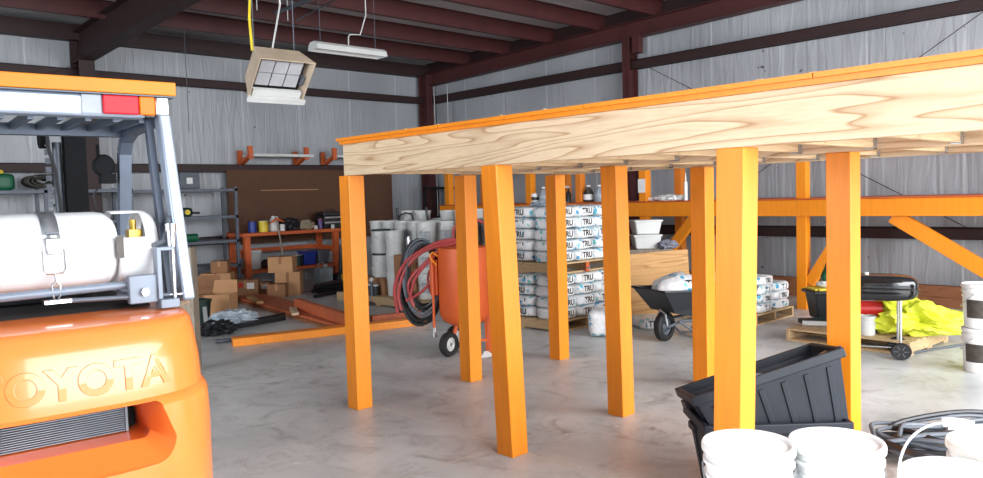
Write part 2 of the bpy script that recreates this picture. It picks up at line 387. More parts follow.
struct(MB().add([(XL-.2, YB+.2, roofz(YB+.2)), (XR+.2, YB+.2, roofz(YB+.2)), (XR+.2, YF-.2, roofz(YF-.2)), (XL-.2, YF-.2, roofz(YF-.2)),
        (XL-.2, YB+.2, roofz(YB+.2)+.15), (XR+.2, YB+.2, roofz(YB+.2)+.15), (XR+.2, YF-.2, roofz(YF-.2)+.15), (XL-.2, YF-.2, roofz(YF-.2)+.15)],
        [(0, 1, 2, 3), (7, 6, 5, 4), (0, 4, 5, 1), (1, 5, 6, 2), (2, 6, 7, 3), (3, 7, 4, 0)]).build('ceiling', M_VC, smooth=False))
# Z-purlins running across (each its own piece)
for i in range(13):
    y = 12.66 - 1.235*i
    z = roofz(y)
    q = MB(off=(1.7, y, z))
    q.box((XL, y-0.004, z-0.255), (XR-0.04, y+0.004, z-0.001)).box((XL, y, z-0.263), (XR-0.04, y+0.075, z-0.255)).box((XL, y-0.07, z-0.012), (XR-0.04, y, z-0.002))
    struct(q.build('roof_purlin', M_STEEL, loc=(1.7, y, z), smooth=False))
# eave strut at the back wall
struct(MB().box((XL, 14.05, 4.38), (XR, 14.27, 4.64)).build('eave_strut', M_DSTEEL, smooth=False))
def ibeam(q, a, b, depth0, depth1, fw, up=(0, 0, 1), side=(1, 0, 0)):
    """tapered I-section: a,b on the top flange line; depth measured along -up"""
    a = Vector(a); b = Vector(b); up = Vector(up); sd = Vector(side)
    def quad(p0, p1, p2, p3, th, n):
        vs = [p0-n*th/2, p1-n*th/2, p2-n*th/2, p3-n*th/2, p0+n*th/2, p1+n*th/2, p2+n*th/2, p3+n*th/2]
        q.add(vs, [(3, 2, 1, 0), (4, 5, 6, 7), (0, 1, 5, 4), (1, 2, 6, 5), (2, 3, 7, 6), (3, 0, 4, 7)])
    quad(a, b, b-up*depth1, a-up*depth0, 0.008, sd)
    h = sd*fw/2
    quad(a-h, b-h, b+h, a+h, 0.012, up)
    quad(a-h-up*depth0, b-h-up*depth1, b+h-up*depth1, a+h-up*depth0, 0.012, up)
# right end-wall rafter and columns
struct(MB().bar((XR-.03, 14.2, 4.59), (XR-.03, YF, 4.59+16.4*slope), .05, .26).build('gap_shade_strip', M_DSTEEL, smooth=False))  # dark strip added to stand for the shaded gap between rafter and roof
q = MB(); ibeam(q, (XR-0.16, 14.2, 4.43), (XR-0.16, YF, 4.43+16.4*slope), 0.27, 0.27, 0.2)
struct(q.build('end_rafter', M_STEEL, smooth=False))
def column(x, y, w, d, h, name='steel_column', axis='y'):
    q = MB()
    if axis == 'y':   # flanges face x, sits against right wall
        q.box((x-d/2, y-w/2, 0), (x-d/2+0.012, y+w/2, h)).box((x+d/2-0.012, y-w/2, 0), (x+d/2, y+w/2, h)).box((x-d/2, y-0.005, 0), (x+d/2, y+0.005, h))
    else:
        q.box((x-w/2, y-d/2, 0), (x+w/2, y-d/2+0.012, h)).box((x-w/2, y+d/2-0.012, 0), (x+w/2, y+d/2, h)).box((x-0.005, y-d/2, 0), (x+0.005, y+d/2, h))
    return struct(q.build(name, M_STEEL, smooth=False))
column(11.13, 14.0, 0.18, 0.3, 4.4, axis='x')
column(11.22, 8.33, 0.16, 0.24, 4.3)
struct(MB().box((11.06, 8.03, 4.0), (11.2, 8.16, 4.3)).build('rafter_clip', M_STEEL, smooth=False))
column(11.22, 2.0, 0.2, 0.24, 4.4)
# main frame (column + tapered rafter) at the left bay
q = MB(); ibeam(q, (3.92, 14.1, 4.5), (3.92, YF, 4.5+16.3*slope), 0.50, 0.42, 0.24); struct(q.build('main_rafter', M_DSTEEL, smooth=False))
q = MB()
q.box((3.8, 14.2, 0), (4.04, 14.212, 4.5)).box((3.915, 13.75, 0), (3.925, 14.2, 4.5)).box((3.8, 13.74, 0), (4.04, 13.752, 4.1))
struct(q.build('main_column', M_DSTEEL, smooth=False))
q = MB(); ibeam(q, (-3.6, 14.1, 4.5), (-3.6, YF, 4.5+16.3*slope), 0.50, 0.42, 0.24); struct(q.build('main_rafter', M_DSTEEL, smooth=False))
# girts
def girt_x(y, z, x0=XL, x1=XR-0.05):
    q = MB().box((x0, y-0.2, z-0.012), (x1, y, z)).box((x0, y-0.2, z-0.15), (x1, y-0.192, z)).box((x0, y-0.2, z-0.15), (x1, y-0.14, z-0.142))
    return struct(q.build('wall_girt', M_DSTEEL, smooth=False))
def girt_y(x, z, y0=YF, y1=YB-0.05):
    q = MB().box((x-0.2, y0, z-0.012), (x, y1, z)).box((x-0.2, y0, z-0.15), (x-0.192, y1, z)).box((x-0.2, y0, z-0.155), (x-0.12, y1, z-0.147)).box((x-0.012, y0, z-0.15), (x, y1, z))
    return struct(q.build('wall_girt', M_DSTEEL, smooth=False))
girt_x(YB, 3.91); girt_x(YB, 2.35); girt_x(YB, 1.0)
girt_y(XR, 3.91); girt_y(XR, 1.02)
# cable bracing on the right wall and back wall, roof
def rod(name, a, b, r=0.006, m=M_DSTEEL):
    return struct(MB().cyl(a, b, r, n=6).build(name, m))
rod('brace_rod', (11.2, 8.3, 3.95), (11.3, 2.0, 0.4))
rod('brace_rod', (11.25, 2.0, 4.3), (11.3, 8.3, 0.4))
rod('brace_rod', (3.8, 14.05, 3.95), (-3.5, 14.1, 0.6))
rod('brace_rod', (6.15, 10.9, 4.41), (5.98, 8.55, 4.5), 0.012, M_GREYM)
rod('hanger_cable', (11.05, 13.6, 4.1), (11.05, 13.6, 1.2), 0.008, M_WHITED)
rod('hanger_cable', (11.1, 13.2, 4.1), (11.1, 13.2, 1.2), 0.008, M_WHITED)
rod('hanger_cable', (5.08, 12.6, 4.4), (5.08, 12.6, 2.8), 0.006, M_GREYM)

# ------------------------------------------------------------------ timber deck on orange posts
def build_deck():
    s = 0.137
    X0, Y0, DX, DY, HP, ZB = 3.1875, 4.9686, 1.1504, 1.607, 1.788, 2.022
    R = thing('timber_deck', 'raised pine-framed deck with an orange top edge on square orange posts', 'platform', (X0, Y0, 0))
    off = (X0, Y0, 0)
    for i in range(3):
        for j in range(3):
            if (i, j) == (2, 2): continue
            x, y = X0+i*DX, Y0-j*DY
            q = MB(off=off)
            bx, by = {(0, 1): (0.037, -0.035), (0, 2): (-.030, .028), (1, 1): (.014, -.013)}.get((i, j), (0, 0))
            q.add([(x+bx, y+by, 0), (x+bx+s, y+by, 0), (x+bx+s, y+by+s, 0), (x+bx, y+by+s, 0), (x, y, HP), (x+s, y, HP), (x+s, y+s, HP), (x, y+s, HP)],
                  [(0, 3, 2, 1), (4, 5, 6, 7), (0, 1, 5, 4), (1, 2, 6, 5), (2, 3, 7, 6), (3, 0, 4, 7)])
            q.build('post', M_ORANGE, R, smooth=False, bevel=0.005)
    yl, yr = 5.035, 0.42
    def wood(name, lo, hi, m=M_PINE, o=None):
        c = ((lo[0]+hi[0])/2, (lo[1]+hi[1])/2, (lo[2]+hi[2])/2)
        ob = MB(off=c).box(lo, hi).build(name, m, R, loc=(c[0]-X0, c[1]-Y0, c[2]), smooth=False, bevel=0.003)
        return ob
    wood('front_beam', (3.190, yr, HP), (3.232, yl, ZB)); wood('front_beam', (3.236, yr, HP+0.002), (3.278, yl-0.01, ZB))
    for k, x in ((1, X0+DX), (2, X0+2*DX)):
        wood('cross_beam', (x+0.005, yr, HP), (x+0.047, yl, ZB)); wood('cross_beam', (x+0.087, yr, HP), (x+0.13, yl, ZB))
    wood('rim_joist', (3.28, yl-0.045, 1.80), (5.6, yl-0.003, ZB), M_PINEX)
    wood('rim_joist', (3.28, yr, 1.80), (5.6, yr+0.042, ZB), M_PINEX)
    spans = ((3.28, X0+DX+0.005), (X0+DX+0.13, X0+2*DX+0.005))
    y = yr + 0.4; n = 0
    while y < yl-0.15:
        for a, b in spans:
            wood('joist', (a+0.002, y-0.02, 1.80), (b-0.002, y+0.02, ZB-0.001), M_PINEX)
            for e, sg in ((a, 1), (b, -1)):
                q = MB(off=off)
                q.box((min(e, e+sg*0.045), y-0.024, 1.793), (max(e, e+sg*0.045), y-0.0205, 1.93)).box((min(e, e+sg*0.045), y+0.0205, 1.793), (max(e, e+sg*0.045), y+0.024, 1.93)).box((min(e, e+sg*0.045), y-0.024, 1.793), (max(e, e+sg*0.045), y+0.024, 1.797))
                q.build('joist_hanger', M_GALV, R, smooth=False)
        y += 0.41; n += 1
    # plywood deck sheets with orange painted edge; ragged splinters along the front
    rnd = random.Random(3); ya = yl+0.055
    while ya > yr:
        yb = max(ya-1.22, yr-0.03)
        q = MB(off=off); q.box((3.163, yb+0.003, 2.048), (5.75, ya-0.002, 2.07))
        q.build('deck_sheet', M_ORANGE, R, smooth=False)
        ya = yb
    q = MB(off=off); q.box((3.178, yr-0.02, 2.0225), (5.7, yl+0.03, 2.0475)); q.build('subfloor_sheet', M_ORANGE, R, smooth=False)
    yy = yl
    while yy > yr:
        l = rnd.uniform(0.01, 0.03); x = 3.163+rnd.uniform(0, .04)
        MB(off=off).box((x, yy-l, 2.0705), (x+0.012, yy, 2.0705+rnd.uniform(0.003, 0.007))).build('splinter', M_PALLET, R, smooth=False)
        yy -= rnd.uniform(0.15, 0.5)
build_deck()

# ------------------------------------------------------------------ orange heavy bench / rack along the right wall
def build_rack():
    loc = (9.82, 4.55, 0)
    R = thing('timber_bench_rack', 'long orange timber bench rack with diagonal braces along the right wall', 'rack', loc)
    def b(name, a, c, w, h, m=M_ORANGE, up=(0, 0, 1)):
        return MB(off=loc).bar(a, c, w, h, up).build(name, m, R, smooth=False, bevel=0.004)
    def bx(name, lo, hi, m=M_ORANGE): return MB(off=loc).box(lo, hi).build(name, m, R, smooth=False, bevel=0.004)
    for y in (2.1, 4.55, 7.05, 9.5, 11.75):
        bx('post', (9.84, y, 0), (9.97, y+0.13, 2.25))
        bx('rear_post', (10.80, y, 0), (10.93, y+0.13, 2.25), M_ORANGE2)
        bx('cross_member', (9.97, y+0.02, 1.26), (10.80, y+0.11, 1.43), M_ORANGE2)
    bx('post', (9.85, 8.36, 1.46), (9.97, 8.48, 2.25), M_ORANGE2)
    bx('front_rail', (9.80, 4.60, 1.225), (9.838, 12.0, 1.435)); bx('front_rail', (9.80, 1.0, 1.225), (9.838, 4.595, 1.435))
    bx('rear_rail', (10.935, 1.0, 1.225), (10.97, 12.0, 1.435), M_ORANGE2)
    bx('top_rail', (9.80, 1.0, 2.1), (9.838, 12.0, 2.24)); bx('top_rail', (10.935, 1.0, 2.1), (10.97, 12.0, 2.24), M_ORANGE2)
    bx('bench_top', (9.79, 1.0, 1.437), (10.99, 12.0, 1.457), M_ORANGE3)
    b('diagonal_brace', (9.90, 2.12, 0.36), (9.90, 3.50, 1.224), 0.09, 0.17, up=(0, 1, -0.01))
    b('diagonal_brace', (9.90, 4.53, 0.34), (9.90, 3.98, 1.224), 0.09, 0.13, up=(0, 1, 0))
    b('diagonal_brace', (9.90, 7.04, 0.30), (9.90, 6.22, 1.224), 0.09, 0.14, up=(0, 1, 0))
    b('diagonal_brace', (9.90, 9.49, 0.30), (9.90, 8.66, 1.224), 0.09, 0.14, up=(0, 1, 0))
    MB(off=loc).box((9.832, 7.06, 1.59), (9.836, 7.19, 1.80)).build('paper_note', M_LABEL, R, smooth=False)
build_rack()

# ------------------------------------------------------------------ forklift
def build_forklift():
    R = thing('forklift', 'orange counterbalance forklift with a white gas tank, seen from behind', 'forklift', (0.73, 3.0, 0), math.radians(-4)); R.scale = (0.88, 1, 1)
    SH = [Vector((0, 0, 0))]
    def P(q, n, m, parent=R, **k):
        q.v = [v + SH[0] for v in q.v]
        return q.build(n, m, parent, **k)
    # counterweight: lofted levels
    def outline(hw, yr, n=36, e=3.3):
        yc = 0.32; a = yc-yr; pts = [(hw, 0.95)]
        for i in range(n+1):
            t = PI*i/n; c, s_ = math.cos(t), math.sin(t)
            pts.append((hw*math.copysign(abs(c)**(2/e), c), yc-a*abs(s_)**(2/e)))
        pts.append((-hw, 0.95)); return pts
    lev = [(0.16, .53, -.10), (0.22, .56, -.16), (0.5, .595, -.215), (0.8, .592, -.235), (0.90, .585, -.235), (0.918, .577, -.222), (0.93, .566, -.205), (1.02, .560, -.200), (1.12, .548, -.175), (1.17, .538, -.15), (1.188, .525, -.13), (1.195, .505, -.105)]
    vs = []; fs = []; n = None
    for z, hw, yr in lev:
        o = outline(hw, yr); n = len(o); vs += [(x, y, z) for x, y in o]
    for k in range(len(lev)-1):
        for i in range(n): fs.append((k*n+i, k*n+(i+1) % n, (k+1)*n+(i+1) % n, (k+1)*n+i))
    fs.append(tuple(range(n-1, -1, -1))); fs.append(tuple((len(lev)-1)*n+i for i in range(n)))
    cw = P(MB().add(vs, fs), 'counterweight', M_FORK, angle=50)
    # grille recess cut with a rounded, tapering cutter
    def rr(w0, w1, z0, z1, r, m=6):
        pts = []
        for cx, cz, a0 in ((w1-r, z0+r, -PI/2), (w1-r, z1-r*0.35, 0), (w0+r, z1-r*0.35, PI/2), (w0+r, z0+r, PI)):
            rad = r if cz < (z0+z1)/2 else r*0.35
            for i in range(m+1): t = a0+PI/2*i/m; pts.append((cx+rad*math.cos(t), cz+rad*math.sin(t)))
        return pts
    A = rr(-.40, .40, .66, .925, .10); B = rr(-.275, .275, .765, .905, .03)
    k = len(A); vs = [(x, -.30, z) for x, z in A] + [(x, -.10, z) for x, z in B] + [(x, .10, z) for x, z in B]
    A2 = [(x, -.2, z) for x, z in rr(-.345, .345, .70, .918, .08)]
    vs = [(x, -.36, z) for x, z in A] + A2 + [(x, -.10, z) for x, z in B] + [(x, .10, z) for x, z in B]
    fs = [tuple(range(k-1, -1, -1)), tuple(3*k+i for i in range(k))]
    for l in range(3): fs += [(l*k+i, l*k+(i+1) % k, (l+1)*k+(i+1) % k, (l+1)*k+i) for i in range(k)]
    cut = MB().add(vs, fs).build('cutter', M_FORK, R)
    bo = cw.modifiers.new('recess', 'BOOLEAN'); bo.operation = 'DIFFERENCE'; bo.object = cut; bo.solver = 'EXACT'
    bpy.context.view_layer.update()
    me = D.meshes.new_from_object(cw.evaluated_get(bpy.context.evaluated_depsgraph_get()))
    cw.modifiers.remove(bo); cw.data = me; me.shade_smooth(); me.set_sharp_from_angle(angle=math.radians(32)); D.objects.remove(cut)
    q = MB().box((-.272, 0.085, .765), (.272, 0.099, .905)); P(q, 'radiator_core', M_DARKV, cw)
    q = MB()
    for i in range(17): z = .77+i*.0082; q.box((-.27, 0.03, z), (.215, 0.07, z+.0035))
    q.box((.218, 0.03, .767), (.228, 0.07, .903))
    P(q, 'radiator_grille', M_FIN, cw, smooth=False)['label'] = 'grey horizontal radiator fins in the recess'
    # raised lettering following the curved rear
    cu = D.curves.new('l', 'FONT'); cu.body = 'TOYOTA'; cu.size = 0.155; cu.extrude = 0.006; cu.align_x = 'CENTER'; cu.align_y = 'CENTER'; cu.space_character = 1.08; cu.offset = 0.004; cu.bevel_depth = 0.002
    t = D.objects.new('tmp', cu); COL.objects.link(t); bpy.context.view_layer.update()
    me = D.meshes.new_from_object(t.evaluated_get(bpy.context.evaluated_depsgraph_get())); D.objects.remove(t)
    bm = bmesh.new(); bm.from_mesh(me)
    bmesh.ops.triangulate(bm, faces=bm.faces[:]); long_edges = [e for e in bm.edges if e.calc_length() > 0.03]
    bmesh.ops.subdivide_edges(bm, edges=long_edges, cuts=3)
    for v in bm.verts:
        x, z, h = v.co.x, 1.018+v.co.y*0.90, v.co.z
        # rear surface at (x, z)
        f = 0
        for (z0, h0, y0), (z1, h1, y1) in zip(lev, lev[1:]):
            if z0 <= z <= z1: f = (z-z0)/(z1-z0); hw = h0+(h1-h0)*f; yr = y0+(y1-y0)*f; break
        a = 0.32-yr; ys = 0.32-a*max(0, 1-(abs(x)/hw)**3.3)**(1/3.3)
        v.co = Vector((x, ys-h*0.6+0.001, z))
    bm.to_mesh(me); bm.free(); me.materials.clear(); me.materials.append(M_FORK)
    lt = D.objects.new('raised_lettering', me); COL.objects.link(lt); lt.parent = cw
    # body, hood, deck
    P(MB().box((-.50, .95, .30), (.50, 1.9, .62)).box((-.5, 1.35, .62), (.5, 1.62, .70)), 'chassis', M_FORK, bevel=.02)
    P(MB().box((-.43, .28, .60), (.43, 1.0, 1.215)), 'engine_hood', M_DARKV, bevel=.03)
    q = MB(); q.pillow(.5, .46, .13, 6, 5, M=T(0, .72, 1.29)); q.pillow(.48, .12, .42, 6, 4, M=T(0, .46, 1.45) @ RX(math.radians(12)))
    seat = P(MB().pillow(.5, .46, .13, 6, 5, M=T(0, .76, 1.27)), 'seat', M_BLACK)
    P(MB().box((-.5, 1.88, .62), (.5, 1.96, 1.15)).box((-.2, 1.8, 1.1), (.2, 1.95, 1.25)), 'dashboard', M_BLACK, bevel=.02)
    q = MB(); q.tube([(.17*math.cos(2*PI*i/24), 1.6+.15*math.sin(2*PI*i/24), 1.36+.07*math.sin(2*PI*i/24)) for i in range(24)], .013, 8, closed=True); q.cyl((0, 1.9, 1.15), (0, 1.6, 1.36), .015)
    P(q, 'steering_wheel', M_BLACK)
    for sx in (-1, 1):
        for y, r, w in ((.12, .25, .17), (1.75, .33, .22)):
            x = sx*(.50 if y < 1 else .52)
            wh = P(MB().lathe([(r*.55, -w/2), (r*.93, -w/2), (r, -w/2+.03), (r, w/2-.03), (r*.93, w/2), (r*.55, w/2)], 36, T(x, y, r) @ RY(PI/2), False, False), 'tyre', M_RUBBER)
            P(MB().lathe([(r*.56, -w*.3), (r*.3, -w*.1), (r*.1, w*.3), (0.01, w*.3)], 24, T(x, y, r) @ RY(PI/2*sx)), 'wheel_hub', M_WHITED, wh)
    # overhead guard
    G = M_FORKGREY; GS = Vector((-.025, .2, .015)); SH[0] = GS
    q = MB(); q.box((-.60, .10, 1.945), (.475, .20, 2.032)); P(q, 'guard_rear_tube', M_SILV, bevel=.012)
    P(MB().cyl((.27, .098, 1.985), (.27, .101, 1.985), .007), 'bolt_hole', M_INK)
    P(MB().box((.205, .094, 1.955), (.288, .10, 2.03)), 'reversing_lamp', M_CLRL, bevel=.004)
    P(MB().box((.29, .082, 1.955), (.441, .10, 2.03)), 'brake_lamp', M_REDL, bevel=.006)['label'] = 'red tail lens'
    P(MB().box((.443, .082, 1.955), (.512, .10, 2.03)), 'turn_lamp', M_AMBL, bevel=.006)['label'] = 'amber turn lens'
    P(MB().box((.475, .10, 1.95), (.512, .19, 2.028)), 'lamp_housing', M_BLACK)
    P(MB().box((.514, .08, 1.955), (.575, .20, 2.032)), 'guard_corner', M_CHROME, bevel=.008)
    for sx in (-1, 1):
        q = MB().bar((sx*.555, .13, 1.96), (sx*.57, -.03, 1.20), .055, .075, up=(0, 1, 0)); P(q, 'rear_pillar', M_SILV if sx > 0 else G, bevel=.01)
        q = MB().bar((sx*.515, .21, 1.95), (sx*.53, .07, 1.20), .03, .04, up=(0, 1, 0)); P(q, 'inner_pillar', M_FORKDARK)
        SH[0] = Vector((0, 0, 0))
        q = MB(); pts = [(sx*.53, .38, 1.965), (sx*.53, .55, 1.965), (sx*.53, .80, 1.955), (sx*.53, .90, 1.925), (sx*.53, .955, 1.86), (sx*.53, .985, 1.7), (sx*.53, 1.06, 1.3), (sx*.53, 1.2, .62)]
        for a, b in zip(pts, pts[1:]): q.bar(a, b, .06, .05, up=(0, .3, 1) if b[2] > 1.9 else (0, 1, 0))
        P(q, 'front_pillar', M_FORKDARK); SH[0] = GS
    SH[0] = Vector((0, 0, 0))
    q = MB().box((-.56, .87, 1.93), (.56, .93, 1.98))
    P(q, 'guard_front_tube', M_FORKDARK)
    for i in range(9): P(MB().box((-.46+i*.115-.012, .4, 1.95), (-.46+i*.115+.012, .88, 1.985)), 'guard_bar', M_FORKDARK)
    P(MB().box((-.62, .275, 2.046), (.575, .98, 2.05)), 'roof_underlay', M_GREYM)
    P(MB().box((-.62, .27, 2.052), (.58, .99, 2.107)), 'roof_panel', M_ROOFP, bevel=.004)
    # worklight hanging inside the guard
    q = MB().lathe([(.035, -.04), (.05, -.02), (.054, .03), (.045, .045)], 20, T(.43, 1.0, 1.80) @ RX(PI/2)).box((.41, .94, 1.715), (.48, 1.02, 1.76)).box((.40, .985, 1.84), (.415, 1.0, 1.90))
    P(q, 'worklight', M_MAST)
    P(MB().tube([(.40, .98, 1.70), (.37, .98, 1.66), (.38, .98, 1.60), (.42, .98, 1.56), (.46, .98, 1.585)], .005, 6), 'worklight_cable', M_BLACK)
    # LPG tank on its cradle
    SH[0] = Vector((-.04, .2, 0))
    zt, yt, rt = 1.434, .14, .152
    MX = T(-.05, yt, zt) @ RY(PI/2)
    tk = P(MB().lathe([(.02, -.45), (.08, -.44), (.125, -.41), (rt, -.36), (rt, .30), (.146, .335), (.12, .37), (.05, .385), (.01, .387)], 44, MX), 'gas_tank', M_TANK)
    # collar with a window cut in its upper rear
    vs = []; fs = []; n = 40; cols = 6; L0, L1 = .315, .485
    for j in range(n):
        t = 2*PI*j/n
        for i in range(cols+1):
            x = L0+(L1-L0)*i/cols; r = .1535 - (.02*((x-.44)/.05)**2 if x > .44 else 0)
            vs.append((x, yt-r*math.sin(t), zt+r*math.cos(t)))
    for j in range(n):
        t = (j+.5)*360/n
        for i in range(cols):
            if 18 < t < 72 and 0 <= i < 4: continue
            if 288 < t < 342 and 0 < i < 4: continue
            a = j*(cols+1)+i; b = ((j+1) % n)*(cols+1)+i; fs.append((a, a+1, b+1, b))
    cl = P(MB().add(vs, fs), 'tank_collar', M_TANK, tk); so = cl.modifiers.new('s', 'SOLIDIFY'); so.thickness = .006
    P(MB().box((.30, -.022, zt-.03), (.33, -.012, zt+.055)), 'tank_label', M_DLABEL, tk)
    q = MB().cyl((.385, yt, zt), (.42, yt, zt), .03).cyl((.40, yt-.04, zt+.05), (.44, yt-.04, zt+.05), .026).box((.375, yt-.09, zt+.015), (.425, yt-.03, zt+.075)).cyl((.40, yt-.06, zt+.07), (.40, yt-.06, zt+.115), .014)
    P(q, 'brass_valve', M_BRASS, tk)['label'] = 'yellow brass valve'
    P(MB().tube([(.43, yt-.10, zt+.03), (.46, yt-.15, zt+.01), (.50, yt-.17, zt+.025), (.525, yt-.14, zt+.065), (.55, yt-.10, zt+.12)], .013, 8), 'gas_hose', M_HOSEG)
    # strap with buckle
    q = MB(); w = .032
    vs = []; m = 30; x0 = .055
    for i in range(m+1):
        t = math.radians(-175+245*i/m)
        for sx in (-w, w): vs.append((x0+sx, yt-(rt+.006)*math.sin(t), zt+(rt+.006)*math.cos(t)))
    q.add(vs, [(2*i, 2*i+1, 2*i+3, 2*i+2) for i in range(m)])
    st = P(q, 'tank_strap', M_GALV, R); so = st.modifiers.new('s', 'SOLIDIFY'); so.thickness = .004
    P(MB().box((x0-.022, yt-rt-.004, zt+.075), (x0+.022, yt-rt+.05, zt+.082)), 'strap_clip', M_GREYM, st)
    yb = yt-rt-.018
    P(MB().tube([(x0-.04, yb, zt+.02), (x0-.04, yb, zt-.055), (x0-.03, yb, zt-.07), (x0+.03, yb, zt-.07), (x0+.04, yb, zt-.055), (x0+.04, yb, zt+.02)], .0045, 8), 'buckle_loop', M_CHROME, st)
    P(MB().tube([(x0, yb, zt-.07), (x0, yb, zt-.10), (x0-.016, yb, zt-.115), (x0-.012, yb, zt-.155), (x0, yb, zt-.18), (x0+.012, yb, zt-.155), (x0+.016, yb, zt-.115), (x0, yb, zt-.10)], .0045, 8), 'buckle_latch', M_CHROME, st)
    P(MB().box((x0-.025, yt-rt-.02, zt+.0), (x0+.03, yt-rt-.008, zt+.06)), 'buckle_plate', M_GALV, st, bevel=.004)
    # cradle bars and swing bracket
    P(MB().cyl((-.5, -.02, 1.285), (.42, -.02, 1.30), .016), 'cradle_bar', M_FORKGREY)
    P(MB().cyl((x0-.03, -.035, 1.262), (.50, -.06, 1.248), .009), 'gas_strut', M_GREYM)
    P(MB().cyl((.49, -.06, 1.2483), (.555, -.062, 1.2475), .005), 'strut_rod', M_CHROME)
    P(MB().box((x0-.05, -.06, 1.255), (x0+.05, -.01, 1.268)), 'latch_plate', M_CHROME)
    SH[0] = Vector((-.12, .2, 0))
    P(MB().box((.41, -.07, 1.225), (.53, -.03, 1.335)).box((.40, -.03, 1.24), (.53, .10, 1.26)), 'swing_bracket', M_FORKGREY, bevel=.004)
    P(MB().cyl((.47, -.09, 1.27), (.47, -.07, 1.27), .017, n=6), 'bracket_bolt', M_CHROME)
    P(MB().cyl((.60, -.06, 1.22), (.60, -.06, 1.44), .012).cyl((.60, -.06, 1.44), (.60, -.06, 1.50), .018).cyl((.60, -.06, 1.50), (.60, -.06, 1.53), .024), 'hinge_pin', M_CHROME)
    P(MB().box((.53, -.10, 1.20), (.61, -.02, 1.235)).box((.525, -.085, 1.235), (.545, -.03, 1.43)).box((.525, -.085, 1.425), (.60, -.03, 1.44)), 'hinge_frame', M_FORKGREY, bevel=.003)
    SH[0] = Vector((0, 0, 0))
    # mast
    for sx in (-1, 1):
        q = MB().box((sx*.42-.065, 1.50, .1), (sx*.42+.05, 1.58, 2.04)).box((sx*.42-.02, 1.60, .1), (sx*.42+.02, 1.66, 2.04))
        P(q, 'mast_rail', M_MAST, smooth=False)
        P(MB().cyl((sx*.325, 1.56, .3), (sx*.325, 1.56, 1.95), .025), 'lift_cylinder', M_GREYM)
        q = MB()
        for i in range(36): q.box((sx*.265-.014, 1.50, .35+i*.045), (sx*.265+.014, 1.515, .38+i*.045))
        P(q, 'lift_chain', M_GREYM, smooth=False)
        P(MB().cyl((sx*.25-.02, 1.54, 1.97), (sx*.25+.02, 1.54, 1.97), .055, n=20), 'chain_wheel', M_MAST)
        P(MB().tube([(sx*.26, 1.47, 2.0), (sx*.26, 1.44, 1.9), (sx*.29, 1.45, 1.8), (sx*.31, 1.47, 1.6), (sx*.31, 1.47, 1.2)], .010, 8), 'mast_hose', M_HOSEB)
        P(MB().box((sx*.25-.06, 1.95, .05), (sx*.25+.06, 3.0, .09)).box((sx*.25-.06, 1.93, .05), (sx*.25+.06, 1.97, .55)), 'fork', M_DSTEEL)
    P(MB().box((-.47, 1.50, 1.985), (.47, 1.58, 2.04)), 'mast_crosshead', M_MAST); P(MB().box((-.41, 1.5, 1.0), (.41, 1.54, 1.08)), 'mast_cross_tie', M_MAST)
    P(MB().box((-.5, 1.86, .30), (.5, 1.90, .36)).box((-.5, 1.86, .55), (.5, 1.90, .61)), 'carriage', M_BLACK)
build_forklift()

# ------------------------------------------------------------------ overhead things
def build_heater():
    R = thing('gas_heater', 'beige hanging radiant heater with a square louvred ceramic face', 'heater', (3.42, 6.42, 2.76), math.radians(-2)); R.scale = (1.08,)*3
    Mx = RX(math.radians(43))
    w0, w1, h0, h1, d0, d1 = .20, .245, .15, .195, .14, -.10
    back = [(-w0, d0, -h0), (w0, d0, -h0), (w0, d0, h0), (-w0, d0, h0)]; fr = [(-w1, d1, -h1), (w1, d1, -h1), (w1, d1, h1), (-w1, d1, h1)]
    q = MB().add(back+fr, [(0, 1, 2, 3), (0, 4, 5, 1), (1, 5, 6, 2), (2, 6, 7, 3), (3, 7, 4, 0)], Mx)
    h = q.build('hood', M_TAN, R, smooth=False); so = h.modifiers.new('s', 'SOLIDIFY'); so.thickness = .008
    for i in range(3):
        for j in range(2):
            MB().box((-.20+i*.125, -.05, -.09+j*.125), (-.085+i*.125, -.02, .025+j*.125), Mx).build('ceramic_tile', M_CERAM, R, smooth=False)
    MB().box((-.205, -.018, -.15), (.205, .03, .17), Mx).build('burner_back', M_DARKV, R, smooth=False)
    MB().box((-.215, -.085, -.185), (.215, -.05, -.115), Mx).build('perforated_strip', M_WHITED, R, smooth=False)
    MB().box((-.255, -.125, -.215), (.255, -.10, -.17), Mx).build('lower_lip', M_WHITED, R, smooth=False)
    MB().box((.185, -.06, -.06), (.215, -.01, .02), Mx).build('igniter_box', M_GREYM, R, smooth=False)
    for x in (-.18, .18): MB().cyl((x, .05, .15), (x, .05, 1.85), .004, n=6).build('hanger_chain', M_GREYM, R)
build_heater()
o = MB().tube([(3.33, 6.72, 3.0), (3.33, 6.75, 3.3), (3.40, 6.85, 3.6), (3.36, 6.8, 3.9), (3.36, 6.75, 4.72)], .013, 8).build('gas_line', M_YEL); tag(o, 'yellow flexible gas line running up from the beige heater', 'hose')
o = MB().tube([(3.46, 6.60, 2.98), (3.56, 6.7, 3.2), (3.70, 6.85, 3.5), (3.66, 6.8, 3.8), (3.64, 6.8, 4.7)], .009, 8).build('power_cable', M_WHITED); tag(o, 'white cable curving down to the beige heater', 'cable')
def strut(a, b, label):
    q = MB().bar(a, b, .045, .006).bar(Vector(a)+Vector((.02, 0, .02)), Vector(b)+Vector((.02, 0, .02)), .005, .04).bar(Vector(a)-Vector((.02, 0, -.02)), Vector(b)-Vector((.02, 0, -.02)), .005, .04)
    o = q.build('hanging_strut', M_GREYM, smooth=False); tag(o, label, 'steel channel'); return o
strut((4.85, 9.85, 4.30), (4.85, 7.2, 4.34), 'grey steel channel hung under the roof, left of the two above the heater')
strut((5.44, 10.2, 4.28), (5.60, 7.6, 4.34), 'grey steel channel hung under the roof, right of the two above the heater')
